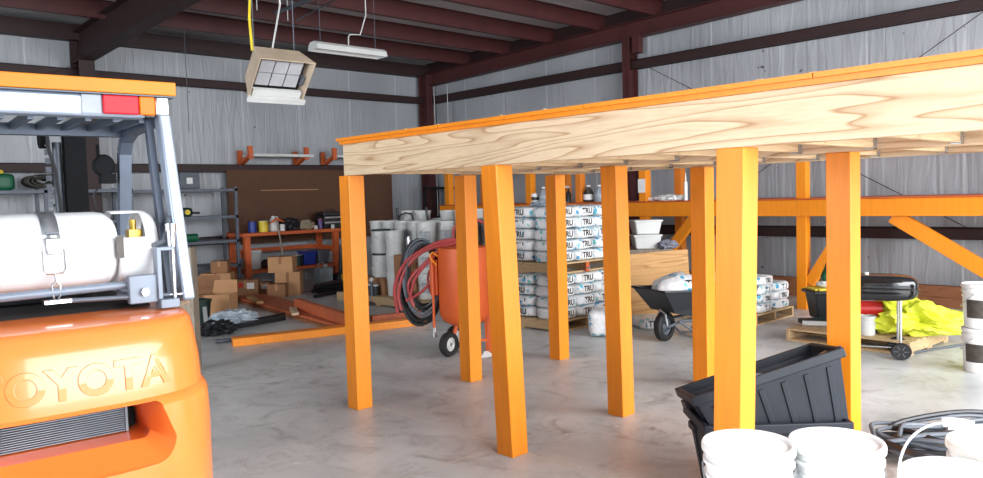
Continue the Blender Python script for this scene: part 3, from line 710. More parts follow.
for x, yy, lb in ((4.85, 9.6, 'thin rod at the far end of the left grey roof channel'), (5.46, 9.9, 'thin rod at the far end of the right grey roof channel'), (4.85, 7.9, 'thin rod at the near end of the left grey roof channel'), (5.58, 8.2, 'thin rod at the near end of the right grey roof channel')):
    tag(MB().cyl((x, yy, 4.14), (x, yy, roofz(yy)), .006, n=8).build('hanger_rod', M_WHITED), lb, 'rod')
def build_light():
    R = thing('strip_light', 'long white fluorescent strip light hanging under the roof beams', 'light', (5.66, 8.70, 3.56))
    q = MB(); L = .53; pr = [(-.115, -.045), (-.10, .02), (-.055, .055), (.055, .055), (.10, .02), (.115, -.045)]
    for sgn in (0,):
        vs = [(-L, y, z) for y, z in pr] + [(L, y, z) for y, z in pr]; n = len(pr)
        q.add(vs, [(i, i+1, n+i+1, n+i) for i in range(n-1)])
    h = q.build('reflector_housing', M_WHITED, R, smooth=False); so = h.modifiers.new('s', 'SOLIDIFY'); so.thickness = .004
    for s_ in (-L, L): MB().prism([(y, z) for y, z in pr], -.003, .003, T(s_, 0, 0) @ Matrix(((0, 0, 1, 0), (1, 0, 0, 0), (0, 1, 0, 0), (0, 0, 0, 1)))).build('end_cap', M_WHITED, R, smooth=False)
    for y in (-.05, .05): MB().cyl((-L+.02, y, -.005), (L-.02, y, -.005), .018, n=12).build('tube', M_LABEL, R)
    for x in (-.42, .42): MB().cyl((x, 0, .055), (x, 0, 1.02), .004, n=6).build('hanger_wire', M_GREYM, R)
    MB().tube([(0, 0, .055), (0, 0, .17), (.03, 0, .21), (.2, .02, .23), (.3, .02, .5), (.3, .02, 1.0)], .008, 6).build('power_lead', M_WHITED, R)
build_light()

# ------------------------------------------------------------------ back wall: hardboard, wall shelves, bench, racks
def build_hardboard():
    R = thing('hardboard_panel', 'brown pegboard sheet covering the back wall above the bench', 'pegboard', (8.2, 14.05, 0))
    MB(off=(8.2, 14.05, 0)).box((6.33, 14.04, .82), (10.12, 14.06, 2.245)).build('board', M_PEG, R, smooth=False)
    q = MB(off=(8.2, 14.05, 0)).box((7.0, 14.035, 1.842), (8.25, 14.041, 1.855))
    for i in range(20): q.cyl((7.0+i*.066, 14.02, 1.85), (7.0+i*.066, 14.04, 1.85), .006, n=6)
    q.build('hook_row', M_CARD, R)['label'] = 'row of small pale hooks'
build_hardboard()
def wall_shelf(x0, x1, label):
    R = thing('wall_shelf', label, 'shelf', ((x0+x1)/2, 13.9, 2.3)); off = ((x0+x1)/2, 13.9, 2.3)
    for x in (x0, x1):
        MB(off=off).bar((x, 14.2, 2.30), (x, 14.2, 2.62), .09, .05, up=(0, 1, 0)).bar((x, 14.2, 2.34), (x, 13.78, 2.50), .09, .05).box((x-.045, 13.72, 2.44), (x+.045, 13.78, 2.68)).build('bracket', M_ORANGE3, R, smooth=False)
    MB(off=off).box((x0+.03, 13.66, 2.485), (x1+.12, 14.15, 2.535)).build('shelf_board', M_WHITED, R, smooth=False)
wall_shelf(6.68, 7.86, 'small high shelf on orange brackets, left of the two over the brown board')
wall_shelf(8.5, 9.7, 'small high shelf on orange brackets, partly hidden behind the deck end')
def build_bench():
    loc = (7.25, 13.6, 0); R = thing('workbench', 'orange timber workbench with a lower shelf in front of the brown board', 'workbench', loc)
    def bx(n, lo, hi, m=M_ORANGE3): return MB(off=loc).box(lo, hi).build(n, m, R, smooth=False, bevel=.004)
    for x in (6.27, 8.13):
        bx('leg', (x, 13.28, 0), (x+.11, 13.37, 1.0)); bx('leg', (x, 13.92, 0), (x+.11, 14.0, 1.0)); bx('side_rail', (x+.02, 13.37, .60), (x+.09, 13.92, .72))
    bx('bench_top', (6.2, 13.22, 1.0), (8.26, 14.02, 1.06)); bx('back_rail', (6.38, 13.92, .66), (8.13, 13.96, .74)); bx('lower_shelf', (6.25, 13.27, .32), (8.24, 14.0, .37))
build_bench()
def build_rack_grey(x0, x1, y0, y1, zs, label, posts, m=M_GREYM):
    loc = ((x0+x1)/2, (y0+y1)/2, 0); R = thing('shelving_rack', label, 'shelving', loc)
    for z in zs: MB(off=loc).box((x0, y0, z-.05), (x1, y1, z)).build('shelf', m, R, smooth=False)
    for x in posts:
        for y in (y0, y1-.05): MB(off=loc).box((x, y, 0), (x+.05, y+.05, max(zs)+.03)).build('upright', m, R, smooth=False)
build_rack_grey(4.35, 6.2, 13.35, 13.95, (.52, .96, 1.40, 1.88), 'grey steel shelving with four empty-looking shelves by the back wall', (4.35, 6.15))
build_rack_grey(2.0, 4.3, 13.35, 13.95, (.52, .96, 1.40, 1.90), 'grey steel shelving seen through the forklift guard', (2.0, 3.1, 4.25))
build_rack_grey(10.72, 11.14, 12.75, 13.7, (.5, 1.1, 1.84), 'dark shelving tucked into the far corner beside the column', (10.72, 11.09), M_DARKV)
def simple(name, q, m, label, cat, **k):
    o = q.build(name, m, **k); return tag(o, label, cat)
def build_meter():
    R = thing('breaker_box', 'grey box with a pale square face fixed high on the back wall', 'box', (5.62, 14.12, 1.9))
    MB().box((-.18, -.10, 0), (.18, .08, .30)).build('body', M_GREYM, R, bevel=.01); MB().box((-.06, -.104, .09), (.05, -.098, .20)).build('face', M_LABEL, R, smooth=False)
build_meter()
# rolled carpet and green machine on the left shelving
def build_roll():
    pts = []
    n = 90
    for i in range(n):
        t = i/n*2*PI*3.2; r = .035+.075*i/n*1.0; pts.append((r*2.5*math.cos(t), r*1.15*math.sin(t)))
    vs = []; fs = []
    for x, z in pts: vs += [(x, -.2, z+.14), (x, .25, z+.14)]
    for i in range(n-1): fs.append((2*i, 2*i+1, 2*i+3, 2*i+2))
    o = MB().add(vs, fs).build('rolled_mat', mat('dark_olive_mat', rgb(64, 62, 56), .9, bump=.3), loc=(3.12, 13.55, 1.905)); so = o.modifiers.new('s', 'SOLIDIFY'); so.thickness = .018
    tag(o, 'dark rolled-up rubber mat lying on the shelving behind the forklift', 'mat')
build_roll()
R = thing('power_tool_case', 'green machine with a yellow top beside the rolled mat', 'machine', (2.58, 13.6, 1.90))
MB().pillow(.34, .3, .26, 6, 5, M=T(0, 0, .13)).build('housing', M_GREEN, R); MB().pillow(.2, .2, .08, 5, 4, M=T(-.06, 0, .28)).build('cap', M_YEL, R)
R = thing('spray_can', 'white nozzled bottle hanging below the shelf behind the forklift', 'bottle', (3.28, 13.5, 1.405))
MB().lathe([(.05, 0), (.055, .02), (.055, .16), (.02, .2), (.02, .24)], 16).build('bottle', M_WHITED, R); MB().cyl((0, 0, .24), (0, 0, .28), .025).build('cap', M_BLACK, R)
R = thing('grinder', 'green and yellow power tool on the grey shelving', 'power tool', (5.28, 13.5, 1.40))
MB().pillow(.26, .2, .16, 6, 4, M=T(0, 0, .08)).build('housing', M_DGREEN, R); MB().cyl((.02, -.09, .08), (.02, -.12, .08), .045).build('end_cap', M_YEL, R); MB().cyl((.12, 0, .07), (.26, -.05, .06), .02).build('handle', M_BLACK, R)
R = thing('pipe_roll', 'green wrapped roll on the grey shelving beside the weathered post', 'roll', (5.3, 13.48, .96))
MB().cyl((-.2, 0, .07), (.18, 0, .07), .07).build('roll', M_GREEN, R); MB().cyl((-.22, 0, .07), (.2, 0, .07), .03).build('core', M_WHITED, R)

# weathered post beside the forklift
R = thing('timber_post', 'weathered grey timber post standing beside the forklift with painted marks', 'post', (2.88, 7.36, 0), math.radians(-43))
MB().box((-.075, -.05, 0), (.065, .09, 1.20)).build('post', M_OLDWOOD, R, smooth=False, bevel=.006)
for i, ch in enumerate('EVME'):
    text('painted_mark', ch, .13, M_CARD, R, T(-.005, -.052, .52+i*.17) @ RX(PI/2) @ Matrix.Rotation(PI/2, 4, 'Z'), align='CENTER')

# things on the workbench
BT = 1.061
def can(name, x, y, z, r, h, m, label, lidm=None, cat='can'):
    R = thing(name, label, cat, (x, y, z))
    MB().lathe([(r, 0), (r, h*.94), (r*1.03, h*.95), (r*1.03, h)], 20).build('body', m, R); MB().lathe([(r*.95, h), (r*.95, h+.008)], 20).build('lid', lidm or M_WHITED, R); return R
can('paint_can', 6.53, 13.5, BT, .075, .20, M_BLUE, 'dark blue can at the left end of the workbench', M_BLACK)
can('paint_can', 6.75, 13.5, BT, .09, .20, M_YEL, 'yellow can on the workbench beside the dark blue can', M_WHITED)
R = thing('jug', 'pale grey plastic jug on the workbench', 'jug', (6.98, 13.55, BT)); MB().lathe([(.09, 0), (.10, .03), (.10, .17), (.05, .24), (.03, .26), (.03, .29)], 20).build('body', M_WHITED, R); MB().tube([(.03, 0, .27), (.09, 0, .27), (.1, 0, .2)], .012).build('handle', M_WHITED, R)
can('small_tub', 7.13, 13.48, BT, .05, .12, M_WHITED, 'small whitish tub next to the pale jug on the workbench', cat='tub')
simple('tool_bag', MB().lump(.42, .3, .26, 4, .3), M_BLACK, 'dark heap of gear in the middle of the workbench', 'bag', loc=(7.36, 13.6, BT))
simple('canvas_pouch', MB().lump(.3, .24, .2, 9, .35), mat('khaki_canvas', rgb(150, 138, 116), .9), 'khaki canvas pouch on the workbench', 'pouch', loc=(7.66, 13.5, BT))
can('small_tub', 7.83, 13.45, BT, .04, .06, M_WHITED, 'tiny white pot on the workbench right of the khaki pouch', cat='tub')
can('spray_can', 7.96, 13.5, BT, .045, .19, mat('lilac_can', rgb(108, 92, 140), .4), 'purplish can beside the black toolbox on the workbench', M_RED)
def build_toolbox():
    R = thing('toolbox', 'black and silver tool chest at the right end of the workbench', 'toolbox', (8.22, 13.6, BT))
    MB().box((-.2, -.16, 0), (.28, .18, .24)).build('case', M_BLACK, R, bevel=.01); MB().box((-.2, -.15, .245), (.28, .17, .33)).build('lid', M_BLACK, R, bevel=.015)
    for z in (.10, .20): MB().box((-.19, -.168, z), (.27, -.160, z+.03)).build('drawer_trim', M_GALV, R, smooth=False)
    MB().tube([(-.06, 0, .33), (-.06, 0, .37), (.14, 0, .37), (.14, 0, .33)], .01).build('handle', M_BLACK, R)
build_toolbox()
can('small_tub', 8.12, 13.3, BT, .035, .07, M_WHITED, 'small clear pot in front of the tool chest', cat='tub')
# under the bench, on the lower shelf
LS = .371
R = thing('pail', 'white pail on the lower shelf of the workbench, left end', 'pail', (6.58, 13.6, LS)); MB().lathe([(.12, 0), (.14, .30), (.15, .31), (.15, .34)], 24).build('body', M_WHITED, R); MB().lathe([(.148, .34), (.148, .355)], 24).build('lid', M_WHITE, R)
simple('rag_pile', MB().lump(.45, .35, .18, 14, .4), M_DSTEEL, 'dark pile of rags on the workbench lower shelf', 'rags', loc=(6.95, 13.6, LS))
can('paint_can', 7.46, 13.55, LS, .10, .20, M_DGREEN, 'dark green can on the lower shelf next to the blue tub', M_LABEL)
R = thing('blue_tub', 'blue plastic tub on the lower shelf of the workbench', 'tub', (7.70, 13.6, LS)); MB().frust((-.11, -.1, .11, .1), (-.14, -.13, .14, .13), 0, .24).build('tub', M_BLUE, R, bevel=.01); MB().box((-.15, -.14, .24), (.15, .14, .26)).build('rim', M_BLUE, R)
R = thing('storage_bin', 'grey plastic bin on the lower shelf, right of the blue tub', 'bin', (7.99, 13.6, LS)); MB().frust((-.1, -.13, .1, .13), (-.13, -.16, .13, .16), 0, .25).build('bin', M_GREYM, R, bevel=.01); MB().box((-.14, -.17, .25), (.14, .17, .27)).build('lid', M_GREYM, R)
R = thing('water_jug', 'translucent bluish square jug on the floor before the workbench', 'jug', (7.66, 12.95, 0)); MB().pillow(.3, .24, .34, 6, 7, M=T(0, 0, .17)).build('body', M_CLEAR, R); MB().cyl((.04, 0, .33), (.04, 0, .40), .045).build('spout', M_WHITED, R); MB().tube([(-.12, 0, .32), (-.10, 0, .42), (0, 0, .44), (.03, 0, .36)], .012).build('handle', M_WHITED, R)
R = thing('vacuum', 'dark upright tool with a yellow base on the floor by the bench leg', 'tool', (8.0, 12.9, 0)); MB().pillow(.26, .26, .22, 5, 4, M=T(0, 0, .11)).build('base', M_BLACK, R); MB().cyl((0, 0, .2), (.06, .02, .75), .04).build('column', M_BLACK, R); MB().box((-.06, -.14, .06), (.06, -.12, .2)).build('panel', M_YEL, R)
R = thing('pickaxe', 'long handled pick leaning on the workbench edge', 'tool', (6.95, 13.12, 0))
MB().tube([(.0, -.15, 0), (-.08, .08, 1.28)], .016).build('handle', M_OLDWOOD, R); MB().tube([(-.24, .06, 1.22), (-.08, .08, 1.30), (.08, .10, 1.24)], [.012, .026, .012]).build('head', M_ORANGE3, R)

# ------------------------------------------------------------------ cardboard boxes by the bench
def carton(x, y, z, sx, sy, sz, rz, label, m=M_CARD, lab=False, open_=False):
    R = thing('cardboard_box', label, 'box', (x, y, z), math.radians(rz))
    if open_:
        q = MB(); t = .005
        q.box((-sx/2, -sy/2, 0), (sx/2, sy/2, t)).box((-sx/2, -sy/2, t), (sx/2, -sy/2+t, sz)).box((-sx/2, sy/2-t, t), (sx/2, sy/2, sz)).box((-sx/2, -sy/2+t, t), (-sx/2+t, sy/2-t, sz)).box((sx/2-t, -sy/2+t, t), (sx/2, sy/2-t, sz))
        q.build('carton', m, R, smooth=False)
        MB().add([(-sx/2, sy/2, sz), (sx/2, sy/2, sz), (sx/2*.9, sy/2+.06, sz+.17), (-sx/2*.9, sy/2+.06, sz+.17)], [(0, 1, 2, 3)]).build('flap', m, R, smooth=False)
        MB().add([(-sx/2, -sy/2, sz), (-sx/2, sy/2, sz), (-sx/2-.16, sy/2-.02, sz-.01), (-sx/2-.16, -sy/2+.02, sz-.01)], [(0, 1, 2, 3)]).build('flap', m, R, smooth=False)
    else:
        MB().box((-sx/2, -sy/2, 0), (sx/2, sy/2, sz)).build('carton', m, R, smooth=False, bevel=.004)
        MB().box((-.025, -sy/2-.001, sz*.55), (.025, sy/2+.001, sz+.001)).build('tape', M_CARD2 if m is M_CARD else M_CARD, R, smooth=False)
        if lab: MB().box((sx*.05, -sy/2-.002, sz*.5), (sx*.35, -sy/2-.0005, sz*.85)).build('shipping_label', M_LABEL, R, smooth=False); MB().box((-sx*.3, -sy/2-.002, sz*.6), (-sx*.12, -sy/2-.0005, sz*.85)).build('red_sticker', M_RED, R, smooth=False)
    return R
carton(6.55, 12.22, 0, .42, .36, .40, -38, 'light brown box on the floor under another, in front of the bench', M_CARD)
carton(6.45, 12.25, .401, .42, .34, .27, -42, 'light brown box stacked on top of a larger one by the bench', M_CARD)
carton(5.93, 12.55, 0, .40, .32, .30, -35, 'brown box with a white label and red sticker by the lumber', M_CARD2, lab=True)
carton(6.25, 12.62, 0, .30, .26, .22, -42, 'small dark brown box between the labelled box and the stacked pair', M_CARD2, lab=True)
carton(6.22, 12.02, 0, .30, .24, .23, -40, 'small brown box just left of the stacked pair of boxes', M_CARD2)
carton(5.15, 12.70, 0, .55, .40, .26, -30, 'wide pale box behind the labelled box', M_CARD2)
carton(5.62, 13.02, 0, .50, .36, .42, -36, 'brown box at the back beside the grey shelving', M_CARD)
carton(5.68, 13.02, .421, .28, .26, .20, -36, 'small box on top of the box beside the grey shelving', M_CARD2)
carton(4.64, 10.68, 0, .36, .36, .33, -43, 'open tan cardboard box beside the dark green bin', M_CARD, open_=True)
carton(4.85, 11.75, 0, .5, .36, .32, -25, 'half collapsed brown box behind the open tan box', M_CARD2, open_=True)
R = thing('waste_bin', 'dark green bin next to the weathered post', 'bin', (4.16, 10.22, 0)); MB().lathe([(.10, 0), (.13, .30), (.145, .31), (.145, .33)], 24).build('bin', M_DGREEN, R); MB().lathe([(.14, .33), (.05, .35)], 24).build('lid', M_DGREEN, R)
simple('plastic_sheet', MB().lump(.62, .42, .20, 21, .5), M_CLOTH, 'pale crumpled plastic sheet on the floor by the tan box', 'plastic sheet', loc=(4.42, 9.82, 0))
simple('plastic_hoop', MB().tube([(.13*math.cos(2*PI*i/24), .10*math.sin(2*PI*i/24), .012) for i in range(24)], .010, 8, closed=True), M_WHITED, 'white plastic ring lying by the crumpled sheet', 'ring', loc=(4.86, 9.95, 0))
def bar_thing(name, a, b, w, h, m, label, cat, rnd_=False):
    a = Vector(a); b = Vector(b); c = (a+b)/2
    q = MB(off=c); (q.cyl(a, b, w/2, n=12) if rnd_ else q.bar(a, b, w, h))
    o = q.build(name, m, loc=c, smooth=rnd_, bevel=0 if rnd_ else .003); return tag(o, label, cat)
bar_thing('steel_tube', (4.05, 9.42, .03), (5.05, 9.60, .03), .06, .06, M_BLACK, 'black bar on the floor, nearer of the two by the plastic sheet', 'bar')
bar_thing('steel_tube', (4.15, 9.62, .03), (5.25, 9.92, .03), .05, .05, M_BLACK, 'black bar on the floor, farther of the two by the plastic sheet', 'bar', True)
simple('black_tarp', MB().lump(.5, .34, .18, 31, .5), M_BLACK, 'black crumpled gear on the floor beside the weathered post', 'tarp', loc=(3.92, 9.25, 0))
bar_thing('grab_bar', (3.66, 8.62, .03), (3.98, 8.55, .03), .05, .05, M_GREYM, 'short dark metal rod on the floor near the post foot', 'rod', True)
bar_thing('trim_board', (4.06, 9.86, .27), (3.84, 9.30, .14), .05, .02, M_WHITED, 'white strip of trim leaning beside the weathered post', 'board')
simple('black_tarp', MB().lump(.9, .5, .16, 37, .45), M_DARKV, 'low dark heap of tarp on the floor before the workbench', 'tarp', loc=(7.25, 11.75, 0), rz=-.4)
bar_thing('steel_tube', (6.5, 11.3, .035), (7.6, 11.75, .035), .06, .06, M_BLACK, 'black tube lying between the bench and the lumber', 'bar', True)
R = thing('floor_jack', 'low black trolley jack before the workbench', 'jack', (7.35, 12.2, 0), .5)
MB().box((-.35, -.12, .04), (.3, .12, .14)).build('frame', M_BLACK, R, bevel=.02)
for sx in (-.28, .25):
    for sy in (-.13, .13): MB().cyl((sx, sy-.02, .04), (sx, sy+.02, .04), .04).build('wheel', M_BLACK, R)

# ------------------------------------------------------------------ lumber on the floor
M_RORANGE = mat('reddish_orange_paint', rgb(186, 96, 58), 0.6, var=0.18, scale=14)
bar_thing('lumber_board', (5.12, 8.26, .02), (5.62, 12.2, .02), .24, .04, M_LBROWN, 'long brown board at the bottom edge of the painted pile', 'board')
bar_thing('lumber_board', (5.36, 8.28, .02), (5.86, 12.25, .02), .22, .04, M_LBROWN, 'long brown board lying behind the front board of the pile', 'board')
bar_thing('lumber_board', (5.13, 8.22, .062), (5.63, 12.15, .062), .235, .04, M_RORANGE, 'reddish painted plank on the near side of the pile', 'board')
bar_thing('lumber_board', (5.375, 8.25, .062), (5.87, 12.1, .062), .235, .04, M_RORANGE, 'reddish painted plank on the far side of the pile', 'board')
bar_thing('painted_beam', (5.06, 7.95, .152), (5.47, 10.0, .152), .09, .138, M_RORANGE, 'reddish orange beam lying on top of the planks', 'beam')
bar_thing('wood_offcut', (5.08, 9.35, .10), (5.34, 9.9, .10), .09, .035, M_PINE, 'pale offcut lying on the painted planks', 'offcut')
bar_thing('wood_offcut', (5.34, 10.9, .10), (5.56, 11.7, .10), .10, .035, M_PLY, 'tan offcut farther back on the painted planks', 'offcut')
bar_thing('painted_beam', (3.72, 8.31, .045), (6.02, 7.722, .045), .088, .088, M_ORANGE, 'orange beam on the floor, nearest of the pair', 'beam')
bar_thing('painted_beam', (3.76, 8.405, .045), (6.08, 7.81, .045), .088, .088, M_ORANGE2, 'orange beam on the floor, behind the nearest one', 'beam')
bar_thing('painted_beam', (5.66, 8.42, .045), (6.35, 8.28, .045), .088, .088, M_RORANGE, 'short orange beam lying behind the deck post', 'beam')
R = thing('post_jack', 'upright steel jack handle standing on the floor behind the left deck post', 'jack', (6.66, 9.86, 0)); MB().cyl((0, 0, .03), (0, 0, .36), .022).build('shaft', M_GREYM, R); MB().lathe([(.13, 0), (.12, .03), (.03, .045)], 20).build('base', M_BLACK, R); MB().cyl((-.02, 0, .36), (.02, 0, .40), .03).build('head', M_WHITED, R)
R = thing('spray_bottle', 'small can with a silver top and teal base by the beams', 'can', (6.10, 8.34, 0)); MB().lathe([(.035, 0), (.035, .13)], 16).build('base', M_DGREEN, R); MB().lathe([(.032, .13), (.034, .16), (.034, .24), (.02, .27)], 16).build('top', M_WHITED, R)

# ------------------------------------------------------------------ pallets and pails
def build_pallet(x, y, sx, sy, rz, label, z=0, boards_along='x', group=None):
    R = thing('pallet', label, 'pallet', (x, y, z), math.radians(rz), group)
    ax = boards_along == 'x'
    L, Wd = (sx, sy) if ax else (sy, sx)
    def bx(n, a, b):
        if not ax: a, b = (a[1], a[0], a[2]), (b[1], b[0], b[2])
        lo = tuple(min(p, q) for p, q in zip(a, b)); hi = tuple(max(p, q) for p, q in zip(a, b))
        MB().box(lo, hi).build(n, M_PALLET, R, smooth=False, bevel=.003)
    nb = 7; w = Wd/nb
    for i in range(nb): bx('deck_board', (-L/2, -Wd/2+i*w+.012, .112), (L/2, -Wd/2+(i+1)*w-.012, .13))
    for k in (-1, 0, 1): bx('stringer', (k*(L/2-.02)-.02, -Wd/2+.01, .02), (k*(L/2-.02)+.02, Wd/2-.01, .112))
    for i in (0, 3, 6): bx('bottom_board', (-L/2, -Wd/2+i*w+.012, 0), (L/2, -Wd/2+(i+1)*w-.012, .02))
    return R
def make_pail(label, lidm, loc, lid=True, bail='down', labelm=None, group=None, r=.145, h=.37, m=M_WHITED, emb=None, brown=False):
    R = thing('pail', label, 'bucket', loc, 0, group)
    k = r/.145
    prof = [(.125*k, 0), (.130*k, .012), (.138*k, h*.70), (.146*k, h*.705), (.146*k, h*.735), (.139*k, h*.74), (.140*k, h*.82), (.149*k, h*.825), (.149*k, h*.86), (.141*k, h*.865), (.142*k, h*.97)]
    if not lid: prof += [(.150*k, h*.97), (.150*k, h), (.138*k, h), (.132*k, h*.6), (.12*k, .02), (.01, .02)]
    b = MB().lathe(prof, 40, cap1=lid).build('body', m, R)
    if lid:
        MB().lathe([(.151*k, h*.93), (.153*k, h*.935), (.153*k, h*.985), (.149*k, h+.002), (.140*k, h+.002), (.136*k, h-.008), (.01, h-.006)], 40, cap0=False).build('lid', lidm, R)
    if bail == 'down':
        MB().tube([(.150*k*math.cos(PI+PI*i/20), -.150*k*math.sin(PI*i/20)*.98-.004, h*.80-.13*math.sin(PI*i/20)) for i in range(21)], .003, 6).build('bail', M_GALV, R)
    elif bail == 'up':
        pts = [(.155*k*math.cos(PI*i/24), .05*math.sin(PI*i/24), h*.84+.20*math.sin(PI*i/24)**.7) for i in range(25)]
        bl = MB().tube(pts, .004, 6).build('bail', M_WHITE, R); MB().tube(pts[10:15], .014, 8).build('grip', M_WHITE, bl)
    if labelm:
        vs = []; fs = []; n = 10
        for i in range(n+1):
            t = math.radians(-32+64*i/n); ra = .133*k; rb = .1392*k
            vs += [(ra*math.cos(t), ra*math.sin(t), h*.24), (rb*math.cos(t), rb*math.sin(t), h*.66)]
        fs = [(2*i, 2*i+2, 2*i+3, 2*i+1) for i in range(n)]
        MB().add(vs, fs).build('label', labelm, R)
    return R
build_pallet(7.36, 9.75, 1.44, 2.2, 0, 'long pallet carrying the white pails')
PZ0 = .131
crate = carton(6.98, 10.02, PZ0, .30, .5, .26, 0, 'low dark box on the pallet under the green-lidded pails', M_CARD2)
pw = make_pail('white pail with a white lid, left end of the back rows', M_WHITED, (7.62, 9.0, PZ0+.2), labelm=M_GLAB)
pw.rotation_euler.z = 3.9
pg = make_pail('white pail with a dark green lid, upper one of the front left stack', M_DGREEN, (6.98, 10.02, .392+.375), labelm=M_LABEL)
dup(pg, (6.98, 10.02, .392), .2, 'white pail with a dark green lid, lower one of the front left stack')
po = make_pail('open white pail on top of the stack behind the brown cartons', M_WHITED, (6.95, 9.62, PZ0+.62), lid=False)
dup(po, (6.95, 9.62, PZ0+.31), .4, 'open white pail, second from the top in the stack behind the brown cartons')
dup(po, (6.95, 9.62, PZ0), .7, 'open white pail at the bottom of the stack behind the brown cartons')
dup(pw, (7.02, 8.93, PZ0+.748), 3.9+.15*(.3), 'lidded white pail, top of the front stack nearest the red hoses')
dup(pw, (7.02, 8.93, PZ0+.374), 3.9+.15*(.9), 'lidded white pail, middle of the front stack nearest the red hoses')
dup(pw, (7.02, 8.93, PZ0), 3.9+.15*(.1), 'lidded white pail, bottom of the front stack nearest the red hoses')
q = build_pallet(9.0, 9.75, 1.5, 2.4, 0, 'second pallet of white pails, farther back')
colw = ['row behind the front stacks', 'middle row of the group']
lvl = ['bottom', 'middle', 'top']
tubp = make_pail('short open white tub on top of the pails, farthest back', M_WHITED, (8.5, 9.5, PZ0+3*.374+.002), lid=False, h=.15, bail='none')
first = True
for ci, x in enumerate((7.36, 7.74)):
    for ri, y in enumerate((8.92, 9.26, 9.60, 9.94, 10.28, 10.62)):
        for l in range(3):
            lab = 'white pail, %s of its stack, %s, %s from right' % (lvl[l], colw[ci], WORDS[ri])
            z = PZ0+l*.374
            if first: pw.location = (x, y, z); pw['label'] = lab; first = False
            else: dup(pw, (x, y, z), 3.9+.15*(ri*1.1+l), lab)
        if ci == 1 and ri in (0, 1, 3, 4):
            dup(tubp, (x, y, PZ0+3*.374+.002), .5*ri, 'short open white tub on top of the pails, %s from the right' % WORDS[ri])
for x in (8.5, 8.85):
    for ri, y in enumerate((8.75, 9.15, 9.5, 9.9, 10.4)):
        z = PZ0
        for l in range(3): dup(pw, (x, y, PZ0+l*.374), 3.9+.15*(ri+l), 'white pail, far pallet, %s row, %s of its stack, %s from right' % ('near' if x < 8.7 else 'far', lvl[l], WORDS[ri]))
# brown cartons and dark tins in front of the pails
for i, (z, lb) in enumerate(((PZ0, 'brown carton at the bottom of three before the pails'), (PZ0+.215, 'brown carton in the middle of three before the pails'), (PZ0+.43, 'brown carton on top of three before the pails'))):
    carton(6.92, 9.27, z, .26, .34, .21, 3*i-2, lb, M_CARD2, lab=(i == 1))
tn = None
for i in range(4):
    lb = 'dark tin with a pale lid, %s from the left, in front of the pails' % WORDS[i]
    if tn is None:
        tn = thing('tin', lb, 'tin', (6.74, 10.30, PZ0), 0, 'dark tins'); MB().lathe([(.055, 0), (.055, .15)], 18).build('body', M_BLACK, tn); MB().lathe([(.056, .15), (.056, .17)], 18).build('lid', M_WHITED, tn)
    else: dup(tn, (6.74, 10.30-.14*i, PZ0), 0, lb)
R = thing('sprayer', 'dark and silver pump sprayer standing among the white pails', 'sprayer', (6.98, 9.30, .775)); MB().cyl((0, 0, 0), (0, 0, .12), .06).build('base', M_BLACK, R); MB().cyl((0, 0, .12), (0, 0, .26), .045).build('tank', M_CHROME, R)
for k, (y, lb) in enumerate(((10.32, 'black hose end sticking up above the far left pails'), (9.55, 'black hose end sticking up above the middle pails'))):
        tag(MB().tube([(7.55, y, 1.258), (7.55, y+.02, 1.32), (7.54, y+.02, 1.46)], .02, 8).build('pry_bar', M_BLACK), lb, 'bar')
tag(MB().tube([(7.5, 10.28, 1.27), (7.5, 10.2, 1.34), (7.5, 10.05, 1.38), (7.5, 9.9, 1.35), (7.5, 9.86, 1.27)], .013, 8).build('cable', M_HOSEB), 'thin black cable arched over the pail tops', 'cable')

# ------------------------------------------------------------------ bag stacks
def make_bag(sx, sy, sz, seed, side, word='TRU'):
    """bag with a printed word on one side; side = '-y' or '-x'"""
    R = thing('product_bag', 'x', 'bag', (0, 0, 0), 0)
    MB().pillow(sx+.012, sy+.012, sz+.006, 8, 4.6, seed, .022, 6, T(0, 0, sz/2)).build('sack', M_BAG, R)
    w = (sx if side == '-y' else sy)
    h = sz*.66; lw = min(w*.60, .215)
    if side == '-y':
        M = facing(0, -sy/2-.014, sz/2, -PI/2); MB().box((-lw/2, -sy/2-.012, sz/2-h/2), (lw/2, -sy/2+.01, sz/2+h/2)).build('label_patch', M_LABEL, R, smooth=False)
    else:
        M = facing(-sx/2-.014, 0, sz/2, PI); MB().box((-sx/2-.012, -lw/2, sz/2-h/2), (-sx/2+.01, lw/2, sz/2+h/2)).build('label_patch', M_LABEL, R, smooth=False)
    text('printed_word', word, h*1.12, M_INK, R, M, bold=1, offset=.003)
    return R
H = .128
protoA = [make_bag(.345, .40, H, s_, '-y') for s_ in (1, 2, 3)]
protoB = [make_bag(.515, .40, H, s_, '-x') for s_ in (4, 5)]
used = set()
def place_bag(protos, k, loc, label, group=None, rz=0, rot=None):
    p = protos[k % len(protos)]
    if id(p) not in used:
        used.add(id(p)); p.location = loc; p.rotation_euler = rot if rot else (0, 0, rz); p['label'] = label
        if group: p['group'] = group
        return p
    return dup(p, loc, rz, label, group, rot)
BX, BY = 6.60, 5.98
build_pallet(BX+.54, BY+.62, 1.12, 1.28, 0, 'pallet on the floor under the big stack of printed bags')
build_pallet(BX+.54, BY+.62, 1.12, 1.28, 0, 'pallet sandwiched between the lower and upper loads of printed bags', z=.131+4*(H+.004)+.012)
rnd = random.Random(5)
